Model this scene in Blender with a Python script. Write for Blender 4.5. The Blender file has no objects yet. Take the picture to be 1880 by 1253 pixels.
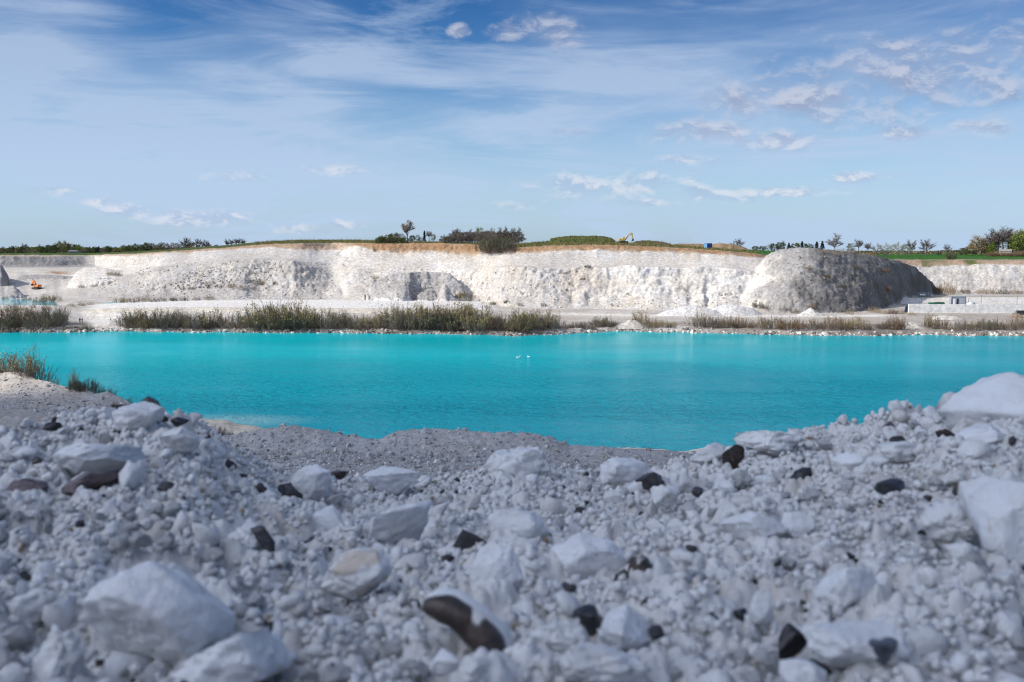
import bpy, bmesh, math, random
import numpy as np
from mathutils import Vector, Matrix
random.seed(7); RNG = np.random.default_rng(7)
C = bpy.context.scene.collection
PI = math.pi
R = math.radians
# ------------------------------------------------------------------ camera model (photo measured in 1880 x 1253 pixels)
F = 1828.0; CXP = 940.0; CYP = 626.5; HZ = 450.0
TH = math.atan((CYP - HZ) / F); CT = math.cos(TH); ST = math.sin(TH)
def ray(px, py):
    cx = (np.asarray(px, float) - CXP) / F; cy = (CYP - np.asarray(py, float)) / F
    return cx, CT + cy * ST, -ST + cy * CT
def at(px, py, Y):
    x, y, z = ray(px, py); k = Y / y
    return Vector((float(x * k), float(Y), float(z * k)))
def zat(py, Y):
    _, y, z = ray(CXP, py)
    return float(z * Y / y)
# ------------------------------------------------------------------ noise
def _h(ix, iy, iz, seed):
    with np.errstate(over='ignore'):
        h = (ix.astype(np.uint32) * np.uint32(374761393) + iy.astype(np.uint32) * np.uint32(668265263)
             + iz.astype(np.uint32) * np.uint32(2147483647) + np.uint32(seed * 974711 + 1013))
        h = (h ^ (h >> np.uint32(13))) * np.uint32(1274126177)
        h = (h ^ (h >> np.uint32(16))) * np.uint32(2246822519)
        h = h ^ (h >> np.uint32(15))
    return h.astype(np.float64) / 4294967295.0
def vnoise(x, y, z, seed=0):
    x, y, z = np.broadcast_arrays(np.asarray(x, float), np.asarray(y, float), np.asarray(z, float))
    fx, fy, fz = np.floor(x), np.floor(y), np.floor(z)
    ix, iy, iz = (v.astype(np.int64) for v in (fx, fy, fz))
    tx, ty, tz = x - fx, y - fy, z - fz
    s = lambda t: t * t * t * (t * (t * 6 - 15) + 10)
    tx, ty, tz = s(tx), s(ty), s(tz)
    def lerp(a, b, t): return a + (b - a) * t
    c = lambda a, b, d: _h(ix + a, iy + b, iz + d, seed)
    v = lerp(lerp(lerp(c(0,0,0), c(1,0,0), tx), lerp(c(0,1,0), c(1,1,0), tx), ty),
             lerp(lerp(c(0,0,1), c(1,0,1), tx), lerp(c(0,1,1), c(1,1,1), tx), ty), tz)
    return v * 2 - 1
def fbm(x, y, z, octs=4, seed=0, gain=.5):
    a, s, t = 1.0, 0.0, 0.0
    for o in range(octs):
        k = 2.03 ** o
        t = t + a * vnoise(np.asarray(x) * k + 17.3 * o, np.asarray(y) * k + 5.1 * o, np.asarray(z) * k + 9.7 * o, seed + o)
        s += a; a *= gain
    return t / s
def worley(x, y, seed=0):
    fx, fy = np.floor(x), np.floor(y); ix, iy = fx.astype(np.int64), fy.astype(np.int64)
    best = np.full(np.shape(x), 9.0); ident = np.zeros(np.shape(x)); zz = np.zeros_like(ix)
    for a in (-1, 0, 1):
        for b in (-1, 0, 1):
            px = ix + a + _h(ix + a, iy + b, zz, seed); py = iy + b + _h(ix + a, iy + b, zz + 1, seed)
            d = (px - x) ** 2 + (py - y) ** 2; r = _h(ix + a, iy + b, zz + 2, seed)
            m = d < best; best = np.where(m, d, best); ident = np.where(m, r, ident)
    return np.sqrt(best), ident
def worley3(x, y, z, seed=0):
    fx, fy, fz = np.floor(x), np.floor(y), np.floor(z); ix, iy, iz = (v.astype(np.int64) for v in (fx, fy, fz)); best = np.full(np.shape(x), 9.0)
    for a in (-1, 0, 1):
        for b in (-1, 0, 1):
            for c in (-1, 0, 1):
                i, j, k = ix + a, iy + b, iz + c
                d = (i + _h(i, j, k, seed) - x) ** 2 + (j + _h(i, j, k, seed + 1) - y) ** 2 + (k + _h(i, j, k, seed + 2) - z) ** 2
                best = np.minimum(best, d)
    return np.sqrt(best)
def dome(w, r=.62): return np.sqrt(np.maximum(0, 1 - (w / r) ** 2))
def sstep(a, b, x):
    t = np.clip((np.asarray(x, float) - a) / (b - a), 0, 1); return t * t * (3 - 2 * t)
# ------------------------------------------------------------------ mesh building
def npmesh(name, V, faces, smooth=True, mat=None, cols=None, matidx=None):
    """V (n,3); faces: list of int arrays, each (m,k)"""
    me = bpy.data.meshes.new(name)
    V = np.ascontiguousarray(V, dtype=np.float32)
    me.vertices.add(len(V)); me.vertices.foreach_set('co', V.ravel())
    faces = [f for f in faces if len(f)]
    nl = sum(f.size for f in faces); nf = sum(len(f) for f in faces)
    me.loops.add(nl); me.polygons.add(nf)
    me.loops.foreach_set('vertex_index', np.concatenate([f.ravel() for f in faces]).astype(np.int32))
    sizes = np.concatenate([np.full(len(f), f.shape[1]) for f in faces])
    st = np.concatenate([[0], np.cumsum(sizes)[:-1]]).astype(np.int32)
    me.polygons.foreach_set('loop_start', st)
    me.polygons.foreach_set('use_smooth', np.full(nf, smooth, dtype=bool))
    if matidx is not None: me.polygons.foreach_set('material_index', np.asarray(matidx, np.int32))
    if cols is not None:
        a = me.color_attributes.new('Col', 'FLOAT_COLOR', 'POINT')
        c = np.ones((len(V), 4), np.float32); c[:, :cols.shape[1]] = cols
        a.data.foreach_set('color', c.ravel())
    me.update(calc_edges=True)
    if mat is not None:
        for m in (mat if isinstance(mat, (list, tuple)) else [mat]): me.materials.append(m)
    return me
def grid_mesh(name, X, Y, Z, mat, cols=None):
    n, m = X.shape
    idx = np.arange(n * m).reshape(n, m)
    f = np.stack([idx[:-1, :-1], idx[:-1, 1:], idx[1:, 1:], idx[1:, :-1]], -1).reshape(-1, 4)
    V = np.stack([X, Y, Z], -1).reshape(-1, 3)
    return npmesh(name, V, [f], True, mat, None if cols is None else cols.reshape(-1, cols.shape[-1]))
def link(name, me, parent=None):
    o = bpy.data.objects.new(name, me); C.objects.link(o)
    if parent is not None: o.parent = parent
    return o
def tag(o, label=None, cat=None, group=None, kind=None):
    if label: o['label'] = label
    if cat: o['category'] = cat
    if group: o['group'] = group
    if kind: o['kind'] = kind
    return o
def empty(name, loc, rz=0, label=None, cat=None, group=None):
    o = bpy.data.objects.new(name, None); C.objects.link(o)
    o.location = loc; o.rotation_euler = (0, 0, rz); o.empty_display_size = .3
    return tag(o, label, cat, group)
class MB:
    """collects simple shapes into one mesh"""
    def __init__(s): s.bm = bmesh.new()
    def box(s, c, d, rot=None, bev=0.0, taper=1.0):
        r = bmesh.ops.create_cube(s.bm, size=1.0); vs = r['verts']
        for v in vs:
            k = taper if v.co.z > 0 else 1.0
            v.co = Vector((v.co.x * d[0] * k, v.co.y * d[1] * k, v.co.z * d[2]))
        if bev > 0:
            es = list({e for v in vs for e in v.link_edges})
            q = bmesh.ops.bevel(s.bm, geom=es, offset=bev, segments=2, profile=.5, affect='EDGES')
            vs = list({v for f in q['faces'] for v in f.verts} | {v for v in vs if v.is_valid})
        M = Matrix.Translation(Vector(c)) @ (rot.to_4x4() if rot else Matrix.Identity(4))
        for v in vs: v.co = M @ v.co
        return s
    def cyl(s, a, b, r0, r1=None, n=10):
        a, b = Vector(a), Vector(b); r1 = r0 if r1 is None else r1
        q = (b - a).to_track_quat('Z', 'Y').to_matrix()
        A = [s.bm.verts.new(a + q @ Vector((r0 * math.cos(2*PI*i/n), r0 * math.sin(2*PI*i/n), 0))) for i in range(n)]
        B = [s.bm.verts.new(b + q @ Vector((r1 * math.cos(2*PI*i/n), r1 * math.sin(2*PI*i/n), 0))) for i in range(n)]
        for i in range(n): s.bm.faces.new((A[i], A[(i+1) % n], B[(i+1) % n], B[i]))
        s.bm.faces.new(A[::-1]); s.bm.faces.new(B)
        return s
    def prism(s, pts, y0, y1):
        """outline pts in x,z, extruded along y"""
        A = [s.bm.verts.new((x, y0, z)) for x, z in pts]; B = [s.bm.verts.new((x, y1, z)) for x, z in pts]
        n = len(pts)
        for i in range(n): s.bm.faces.new((A[i], A[(i+1) % n], B[(i+1) % n], B[i]))
        s.bm.faces.new(A[::-1]); s.bm.faces.new(B)
        return s
    def build(s, name, mat, parent=None, smooth=False):
        bmesh.ops.recalc_face_normals(s.bm, faces=s.bm.faces)
        me = bpy.data.meshes.new(name); s.bm.to_mesh(me); s.bm.free()
        me.materials.append(mat)
        if smooth:
            for p in me.polygons: p.use_smooth = True
        return link(name, me, parent)
def icos(sub):
    bm = bmesh.new(); bmesh.ops.create_icosphere(bm, subdivisions=sub, radius=1.0)
    bm.verts.ensure_lookup_table()
    V = np.array([v.co[:] for v in bm.verts]); Fc = np.array([[v.index for v in f.verts] for f in bm.faces])
    bm.free(); return V, Fc
ICO = {k: icos(k) for k in (1, 2, 3, 4, 5)}
def rock_verts(sub, seed, cuts=9, soft=.62, rough=.10, fine=.03, lo=.55, hi=.92, crumb=0.0):
    """a broken lump: a ball cut by random planes, edges worn, surface crumbly"""
    V = ICO[sub][0].copy(); g = np.random.default_rng(seed)
    N = g.normal(size=(cuts, 3)); N /= np.linalg.norm(N, axis=1)[:, None]
    for n in N:
        d = g.uniform(lo, hi); s = V @ n
        V -= np.outer(np.maximum(0, s - d) * (soft + .3), n)
    for n in N[: cuts // 3]:                      # a few spalled corners
        m = n + g.normal(size=3) * .5; m /= np.linalg.norm(m); s = V @ m; d = s.max() * g.uniform(.86, .95)
        V -= np.outer(np.maximum(0, s - d) * .95, m)
    o = g.uniform(0, 60, 3)
    u = V / np.linalg.norm(V, axis=1)[:, None]
    n1 = fbm(V[:, 0] * 1.6 + o[0], V[:, 1] * 1.6 + o[1], V[:, 2] * 1.6 + o[2], 3, seed % 91)
    V = V + u * (n1 * rough)[:, None]
    if fine > 0:
        n2 = fbm(V[:, 0] * 7 + o[1], V[:, 1] * 7 + o[2], V[:, 2] * 7 + o[0], 3, seed % 83)
        V = V + u * (n2 * fine)[:, None]
    if fine > 0 and sub > 3:
        n3 = fbm(V[:, 0] * 19 + o[2], V[:, 1] * 19 + o[0], V[:, 2] * 19 + o[1], 2, seed % 71)
        V = V + u * (n3 * min(.02, fine * .5))[:, None]
    if crumb > 0:                                 # powder and crumbs caked on the lump
        V = V + u * (dome(worley3(V[:, 0] * 3.1 + o[0], V[:, 1] * 3.1, V[:, 2] * 3.1, seed % 67)) * crumb + dome(worley3(V[:, 0] * 7.3, V[:, 1] * 7.3 + o[1], V[:, 2] * 7.3, seed % 61)) * crumb * .5)[:, None]
    V -= (V.max(0) + V.min(0)) / 2; V /= (V.max(0) - V.min(0)) / 2
    return V
def randrot(g, n):
    q = g.normal(size=(n, 4)); q /= np.linalg.norm(q, axis=1)[:, None]
    w, x, y, z = q.T
    return np.stack([np.stack([1-2*(y*y+z*z), 2*(x*y-z*w), 2*(x*z+y*w)], -1),
                     np.stack([2*(x*y+z*w), 1-2*(x*x+z*z), 2*(y*z-x*w)], -1),
                     np.stack([2*(x*z-y*w), 2*(y*z+x*w), 1-2*(x*x+y*y)], -1)], -2)
def scatter(P, S, sub, seed, ntmpl=10, flat=.75, **kw):
    """many small rocks in one mesh: P (n,3) centres, S (n,) radii -> verts, faces, per-vertex random"""
    g = np.random.default_rng(seed); T = [rock_verts(sub, seed * 31 + i, **kw) for i in range(ntmpl)]
    Fc = ICO[sub][1]; which = g.integers(0, ntmpl, len(P)); VV, FF, CC = [], [], []; off = 0
    for t in range(ntmpl):
        m = np.where(which == t)[0]
        if not len(m): continue
        sc = g.uniform(.65, 1.15, (len(m), 3)); sc[:, 2] *= flat
        v = np.einsum('nij,nkj->nki', randrot(g, len(m)), T[t][None] * sc[:, None, :]) * S[m][:, None, None] + P[m][:, None, :]
        k = T[t].shape[0]
        VV.append(v.reshape(-1, 3)); FF.append((Fc[None] + (np.arange(len(m)) * k)[:, None, None] + off).reshape(-1, 3))
        CC.append(np.repeat(g.uniform(0, 1, len(m)), k)); off += len(m) * k
    return np.concatenate(VV), np.concatenate(FF), np.concatenate(CC)
# ------------------------------------------------------------------ materials
class NT:
    def __init__(s, tree): s.t = tree; s.n = tree.nodes; s.l = tree.links
    def node(s, typ, **kw):
        n = s.n.new(typ)
        for k, v in kw.items():
            if k == 'inp':
                for a, b in v.items(): s.set(n, a, b)
            else: setattr(n, k, v)
        return n
    def set(s, n, a, b):
        i = n.inputs[a]
        if isinstance(b, bpy.types.NodeSocket): s.l.new(b, i)
        else: i.default_value = b
    def math(s, op, a, b=0.0, c=None, clamp=False):
        n = s.n.new('ShaderNodeMath'); n.operation = op; n.use_clamp = clamp
        s.set(n, 0, a); s.set(n, 1, b)
        if c is not None: s.set(n, 2, c)
        return n.outputs[0]
    def vmath(s, op, a, b=None):
        n = s.n.new('ShaderNodeVectorMath'); n.operation = op; s.set(n, 0, a)
        if b is not None: s.set(n, 1, b)
        return n.outputs['Value'] if op in ('LENGTH', 'DOT_PRODUCT') else n.outputs[0]
    def mix(s, f, a, b, mode='MIX'):
        n = s.n.new('ShaderNodeMix'); n.data_type = 'RGBA'; n.blend_type = mode
        s.set(n, 0, f); s.set(n, 6, a); s.set(n, 7, b)
        return n.outputs[2]
    def noise(s, vec, scale, detail=4, rough=.55, dist=0.0, out=0):
        n = s.n.new('ShaderNodeTexNoise'); s.set(n, 'Vector', vec); n.inputs['Scale'].default_value = scale
        n.inputs['Detail'].default_value = detail; n.inputs['Roughness'].default_value = rough; n.inputs['Distortion'].default_value = dist
        return n.outputs[out]
    def ramp(s, v, lo, hi, a=0.0, b=1.0, smooth=True):
        n = s.n.new('ShaderNodeMapRange'); n.interpolation_type = 'SMOOTHSTEP' if smooth else 'LINEAR'
        s.set(n, 0, v); n.inputs[1].default_value = lo; n.inputs[2].default_value = hi
        n.inputs[3].default_value = a; n.inputs[4].default_value = b
        return n.outputs[0]
    def mapping(s, vec, loc=(0,0,0), rot=(0,0,0), sc=(1,1,1)):
        n = s.n.new('ShaderNodeMapping'); s.set(n, 'Vector', vec)
        n.inputs['Location'].default_value = loc; n.inputs['Rotation'].default_value = rot; n.inputs['Scale'].default_value = sc
        return n.outputs[0]
    def sepxyz(s, v):
        n = s.n.new('ShaderNodeSeparateXYZ'); s.set(n, 0, v); return n.outputs
    def comb(s, x, y, z=0.0):
        n = s.n.new('ShaderNodeCombineXYZ'); s.set(n, 0, x); s.set(n, 1, y); s.set(n, 2, z); return n.outputs[0]
def c4(c): return (c[0], c[1], c[2], 1.0)
def newmat(name):
    m = bpy.data.materials.new(name); m.use_nodes = True
    nt = NT(m.node_tree); b = m.node_tree.nodes['Principled BSDF']
    return m, nt, b
def bump(nt, b, h, strength=.5, dist=.02):
    n = nt.node('ShaderNodeBump'); n.inputs['Strength'].default_value = strength; n.inputs['Distance'].default_value = dist
    nt.set(n, 'Height', h); nt.set(b, 'Normal', n.outputs[0])
def simple(name, col, rough=.6, metal=0.0, var=.18, scale=3.0, spec=.4):
    """painted or worn surface: colour with slight mottling"""
    m, nt, b = newmat(name)
    tc = nt.node('ShaderNodeTexCoord').outputs['Object']
    f = nt.noise(tc, scale, 5, .6)
    lo = [max(0, c * (1 - var)) for c in col]; hi = [min(1, c * (1 + var)) for c in col]
    nt.set(b, 'Base Color', nt.mix(nt.ramp(f, .3, .7), c4(lo), c4(hi)))
    b.inputs['Roughness'].default_value = rough; b.inputs['Metallic'].default_value = metal
    b.inputs['Specular IOR Level'].default_value = spec
    return m
# ------------------------------------------------------------------ ground materials
def terrain_mat(name, fine=.35, bumpd=.25, sc=1.0):
    m, nt, b = newmat(name)
    tc = nt.node('ShaderNodeTexCoord').outputs['Object']
    col = nt.node('ShaderNodeVertexColor', layer_name='Col').outputs[0]
    a = nt.noise(tc, .9 * sc, 6, .62); d = nt.noise(tc, .12 * sc, 5, .6); e = nt.noise(tc, 3.2 * sc, 3, .6)
    c = nt.mix(nt.ramp(a, .36, .66), nt.mix(1.0, col, (1 - fine, 1 - fine, 1 - fine * .93, 1), 'MULTIPLY'), col)
    c = nt.mix(nt.ramp(d, .35, .62, .0, .6), c, nt.mix(1.0, c, (.90, .86, .79, 1), 'MULTIPLY'))
    c = nt.mix(nt.ramp(e, .60, .70, .0, .45), c, nt.mix(1.0, c, (.62, .61, .62, 1), 'MULTIPLY'))
    nt.set(b, 'Base Color', c); b.inputs['Roughness'].default_value = .95; b.inputs['Specular IOR Level'].default_value = .1
    bump(nt, b, nt.math('ADD', nt.math('MULTIPLY', a, 1.0), nt.math('MULTIPLY', e, .35)), .8, bumpd)
    return m
M_TERR = terrain_mat('quarry_ground')
M_BANK = terrain_mat('crushed_chalk', .30, .06, 3.0)
WZ = -29.0
# ------------------------------------------------------------------ far side of the lake: one sheet from the far shore to the horizon
# profiles per photo column: shore, bank, berm, basin, cliff foot, bench, chalk top, soil top, crest, plateau
SH = [(-400,611),(0,611),(130,610),(220,609),(470,611),(640,612),(700,613),(840,614),(950,617),(1040,614),(1140,608),(1210,610),(1300,612),(1450,616),(1600,617),(1690,615),(1760,617),(1880,617),(2300,617)]
def shoreD(px):
    py = np.interp(px, [a for a, _ in SH], [b for _, b in SH])
    d = np.array([-WZ * F / 1.0 / (p - HZ) for p in np.atleast_1d(py)])
    return d if np.ndim(px) else float(d[0])
def Pp(py, D): return (D, zat(py, D))
def Wz(z, D): return (D, z)
LEFT_B = lambda: None
KN = {
 -400: [Pp(575,366), Pp(562,388), Pp(556,398), Wz(-26.9,420), Wz(-26.9,478), Pp(547,490), Pp(515,530), Pp(489,560), Pp(471,568), Pp(469,572), Pp(465,620)],
 0:    [Pp(576,368), Pp(566,385), Pp(560,396), Wz(-26.9,420), Wz(-26.9,476), Pp(546,488), Pp(516,545), Pp(489,588), Pp(471.5,596), Pp(469,600), Pp(465.5,640)],
 60:   [Pp(576,370), Pp(567,386), Pp(560.5,396), Wz(-26.9,424), Wz(-26.7,474), Pp(547,486), Pp(517,542), Pp(489,596), Pp(471.5,605), Pp(469,609), Pp(465.5,645)],
 100:  [Pp(577,372), Pp(568,388), Pp(561,398), Wz(-26.2,426), Wz(-25.9,470), Pp(547,480), Pp(519,536), Pp(489,606), Pp(471.5,616), Pp(469,620), Pp(466,650)],
 150:  [Wz(-28.0,377), Pp(571,388), Pp(562,406), Wz(-25.7,425), Wz(-25.4,456), Pp(548,470), Pp(520,530), Pp(488,622), Pp(471.5,634), Pp(469.5,638), Pp(465.5,660)],
 172:  [Wz(-28.0,378), Pp(569,387), Pp(559,420), Wz(-26.0,432), Wz(-25.8,458), Pp(548,470), Pp(519,526), Pp(487,630), Pp(471.5,640), Pp(469,644), Pp(465,662)],
 200:  [Wz(-28.0,378), Pp(567,387), Pp(557,430), Wz(-26.6,440), Wz(-26.5,462), Pp(548,470), Pp(518,522), Pp(489,584), Pp(471,600), Pp(468,606), Pp(464,640)],
 250:  [Wz(-28.0,378), Pp(566,387), Pp(555,435), Wz(-26.7,443), Wz(-26.6,461), Pp(548.5,468), Pp(506,506), Pp(490,540), Pp(469,560), Pp(466,566), Pp(462,600)],
 300:  [Wz(-28.0,378), Pp(566,387), Pp(553.5,437), Wz(-26.7,445), Wz(-26.6,460), Pp(549,466), Pp(496,492), Pp(489,508), Pp(467,530), Pp(463,534), Pp(459,560)],
 400:  [Wz(-28.0,378), Pp(566,387), Pp(552,439), Wz(-26.2,446), Wz(-26.0,458), Pp(549,463), Pp(483,488), Pp(478,501), Pp(459,518), Pp(457,522), Pp(452,545)],
 480:  [Wz(-28.0,378), Pp(567,387), Pp(551.5,440), Wz(-25.6,445), Wz(-25.4,456), Pp(548.5,461), Pp(477,485), Pp(473.5,498), Pp(455,512), Pp(450,516), Pp(444,535)],
 545:  [Wz(-28.0,378), Pp(567,387), Pp(551.5,440), Wz(-25.4,445), Wz(-25.3,455), Pp(548.5,459), Pp(478,481), Pp(474,492), Pp(456,503), Pp(447,510), Pp(441,532)],
 612:  [Wz(-28.0,378), Pp(568,387), Pp(551.5,439), Wz(-25.3,444), Wz(-25.3,454), Pp(548.5,458), Pp(506,487), Pp(479,499), Pp(458,513), Pp(446,518), Pp(441,537)],
 650:  [Wz(-28.0,378), Pp(568,387), Pp(551.5,439), Wz(-25.3,444), Wz(-25.3,453), Pp(548.5,457), Pp(497,481), Pp(480,489), Pp(447.5,503), Pp(446,508), Pp(441,530)],
 690:  [Wz(-28.0,378), Pp(568,387), Pp(552,438), Wz(-25.3,443), Wz(-25.3,452), Pp(549,456), Pp(500,478), Pp(490,483), Pp(464,497), Pp(448,502), Pp(443,522)],
 800:  [Wz(-28.0,377), Pp(568,386), Pp(552.5,437), Wz(-25.6,442), Wz(-25.6,449), Pp(550,453), Pp(500,474), Pp(488,481), Pp(465.5,493), Pp(447,497), Pp(445,515)],
 880:  [Wz(-28.0,377), Pp(569,386), Pp(554,435), Wz(-26.0,441), Wz(-25.9,446), Pp(553,450), Pp(495,466), Pp(487,472), Pp(466,482), Pp(449,486), Pp(446,500)],
 935:  [Wz(-27.7,375), Wz(-27.2,392), Wz(-27.0,400), Pp(570,407), Pp(568,413), Pp(565,420), Pp(491,438), Pp(488,444), Pp(466,458), Pp(457,461), Pp(450,475)],
 990:  [Wz(-27.8,374), Wz(-27.4,388), Wz(-27.1,397), Pp(571,403), Pp(569,408), Pp(567,414), Pp(491,430), Pp(488.5,435), Pp(463,450), Pp(453,454), Pp(444.5,472)],
 1050: [Wz(-27.8,374), Wz(-27.4,388), Wz(-27.1,397), Pp(571,403), Pp(569,408), Pp(567,413), Pp(491,429), Pp(488.5,434), Pp(461,447), Pp(451,450), Pp(440.5,468)],
 1110: [Wz(-27.8,374), Wz(-27.4,388), Wz(-27.1,397), Pp(571,403), Pp(569.5,408), Pp(567.5,413), Pp(491,428), Pp(488.5,433), Pp(461,446), Pp(450,449), Pp(442,466)],
 1140: [Wz(-27.8,374), Wz(-27.4,388), Wz(-27.1,397), Pp(572,402), Pp(570,407), Pp(568,412), Pp(491,427), Pp(488.5,432), Pp(462,446), Pp(451,448), Pp(446.5,464)],
 1200: [Wz(-27.8,374), Wz(-27.4,388), Wz(-27.1,397), Pp(572,401), Pp(570,406), Pp(568.5,411), Pp(491,426), Pp(488.5,431), Pp(463,445), Pp(453,448), Pp(448,464)],
 1330: [Wz(-27.8,374), Wz(-27.4,388), Wz(-27.1,396), Pp(573,400), Pp(571.5,405), Pp(570,409), Pp(492,424), Pp(489.5,429), Pp(467.5,443), Pp(461,446), Pp(457,470)],
 1400: [Wz(-27.8,374), Wz(-27.4,388), Wz(-27.1,396), Pp(575,400), Pp(573,404), Pp(571,410), Pp(505,428), Pp(497,433), Pp(475,448), Pp(468,451), Pp(460,520)],
 1560: [Wz(-27.8,372), Wz(-27.4,388), Wz(-27.1,396), Pp(574,402), Pp(566,425), Pp(552,475), Pp(505,500), Pp(499,505), Pp(486,515), Pp(477,521), Pp(466.5,640)],
 1650: [Wz(-27.8,370), Wz(-27.4,386), Wz(-27.1,395), Wz(-26.9,450), Pp(548,466), Pp(542,538), Pp(509,549), Pp(504,551), Pp(488.5,554), Pp(478,560), Pp(467,790)],
 1700: [Wz(-27.7,368), Wz(-27.4,386), Wz(-27.2,396), Wz(-26.9,454), Pp(549,466), Pp(541.5,545), Pp(512,552), Pp(507,554), Pp(489,557), Pp(478.5,563), Pp(467,790)],
 1760: [Wz(-27.7,368), Wz(-27.4,386), Wz(-27.2,396), Wz(-26.9,455), Pp(546,468), Pp(541,545), Pp(512,552), Pp(507,554), Pp(487.5,557), Pp(478,563), Pp(467,790)],
 1880: [Wz(-27.7,368), Wz(-27.4,386), Wz(-27.2,396), Wz(-26.9,455), Pp(546,468), Pp(541,543), Pp(512,550), Pp(507,552), Pp(487.5,555), Pp(478,561), Pp(467,790)],
 2300: [Wz(-27.7,368), Wz(-27.4,386), Wz(-27.2,396), Wz(-26.9,455), Pp(546,468), Pp(541,543), Pp(512,550), Pp(507,552), Pp(487.5,555), Pp(478,561), Pp(467,790)],
}
KPX = np.array(sorted(KN), float)
KD = np.array([[q[0] for q in KN[int(k)]] for k in KPX]); KZ = np.array([[q[1] for q in KN[int(k)]] for k in KPX])
# the right-hand faces lie back at a natural slope
off = np.interp(KPX, [860, 930, 1000, 1330, 1400, 1560, 1640, 2300], [0, 5, 9, 9, 6, 0, 5, 5])
for i, k in ((6, 1.0), (7, 1.15), (8, 1.6), (9, 1.7), (10, 1.7)):
    nd = KD[:, i] + off * k; KZ[:, i] *= nd / KD[:, i]; KD[:, i] = nd
ncol, = (1360,)
PXS = np.linspace(-380, 2260, ncol)
DS = np.concatenate([np.arange(306, 346, .8), np.arange(346, 400, .75), np.arange(400, 520, .5), np.arange(520, 668, .95),
                     np.geomspace(668, 9000, 46)])
sh_noise = 1.6 * fbm(PXS / 26, 0.3, 0.7, 4, 5) * 2
wig = lambda s, a: a * fbm(PXS / s, 1.7, .2, 4, int(s))
wig2 = lambda s, a: a * fbm(PXS / s, 1.7, .2, 2, int(s * 3))
dA = shoreD(PXS) + sh_noise
cD = np.stack([np.interp(PXS, KPX, KD[:, i]) for i in range(KD.shape[1])], 1)
cZ = np.stack([np.interp(PXS, KPX, KZ[:, i]) for i in range(KZ.shape[1])], 1)
kk = np.exp(-.5 * (np.arange(-24, 25) / 6.0) ** 2); kk /= kk.sum()
for Aq in (cD, cZ):
    for i in range(Aq.shape[1]): Aq[:, i] = np.convolve(np.pad(Aq[:, i], 24, mode='edge'), kk, 'valid')
cZ[:, 8] += .5 * fbm(PXS / 14, .3, .9, 4, 131) + .9 * fbm(PXS / 45, .3, .9, 3, 133); cZ[:, 9] += .35 * fbm(PXS / 9, .6, .9, 4, 135); cZ[:, 6] += 1.3 * fbm(PXS / 40, .6, .2, 3, 137)
for i, (s, a) in enumerate([(40, 1.5), (30, 2.0), (35, 2.0), (30, 1.5), (30, 1.5), (26, 3.0), (22, 3.0), (24, 3.0), (14, 2.4), (17, 2.0), (40, 4.0)]):
    cD[:, i] += wig(s + i * .37, a) if i < 5 else wig2(s * 2.1 + i * 3.1, a * (.5 if i in (7, 8) else .9))
last = np.full(ncol, 0.0)
plat_z = np.interp(PXS, [-400, 300, 600, 900, 1300, 1500, 1700, 2300], [-7.2, -6.2, -1.5, -1.2, -3.6, -6.6, -7.9, -7.9])
PD = np.concatenate([dA[:, None] - 7, dA[:, None], dA[:, None] + 4.5, cD,
                     np.maximum(cD[:, -1:] + 30, 800), np.full((ncol, 1), 1500.), np.full((ncol, 1), 9500.)], 1)
PZ = np.concatenate([np.full((ncol, 1), WZ - 2.2), np.full((ncol, 1), WZ - .03), (WZ + .95 + wig(20, .5))[:, None], cZ,
                     plat_z[:, None], np.interp(PXS, [-400, 400, 650, 1350, 1600, 2300], [-20., -20., -8., -8., -22., -22.])[:, None], np.full((ncol, 1), -62.)], 1)
# scree fans: the foot of each face lies at a gentler slope
th = np.clip(.34 + .42 * fbm(PXS / 34, .5, .5, 3, 141), .06, .68); tdx = .62
sc_D = cD[:, 5] + (cD[:, 6] - cD[:, 5]) * tdx * (.55 + .75 * th); sc_Z = cZ[:, 5] + (cZ[:, 6] - cZ[:, 5]) * th
PD = np.insert(PD, 9, sc_D, axis=1); PZ = np.insert(PZ, 9, sc_Z, axis=1)
PD = np.maximum.accumulate(PD + np.arange(PD.shape[1]) * 1e-3, axis=1)
nD = len(DS); Zf = np.zeros((nD, ncol)); Sf = np.zeros((nD, ncol)); idx17 = np.insert(np.arange(PD.shape[1] - 1, dtype=float), 9, 8.45)
for j in range(ncol):
    Zf[:, j] = np.interp(DS, PD[j], PZ[j]); Sf[:, j] = np.interp(DS, PD[j], idx17)
AX = (PXS - CXP) / F                       # x / y of a column (far away the pitch hardly matters)
Yf = np.repeat(DS[:, None], ncol, 1); Xf = Yf * AX[None, :]
PXG = np.repeat(PXS[None, :], nD, 0)
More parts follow.
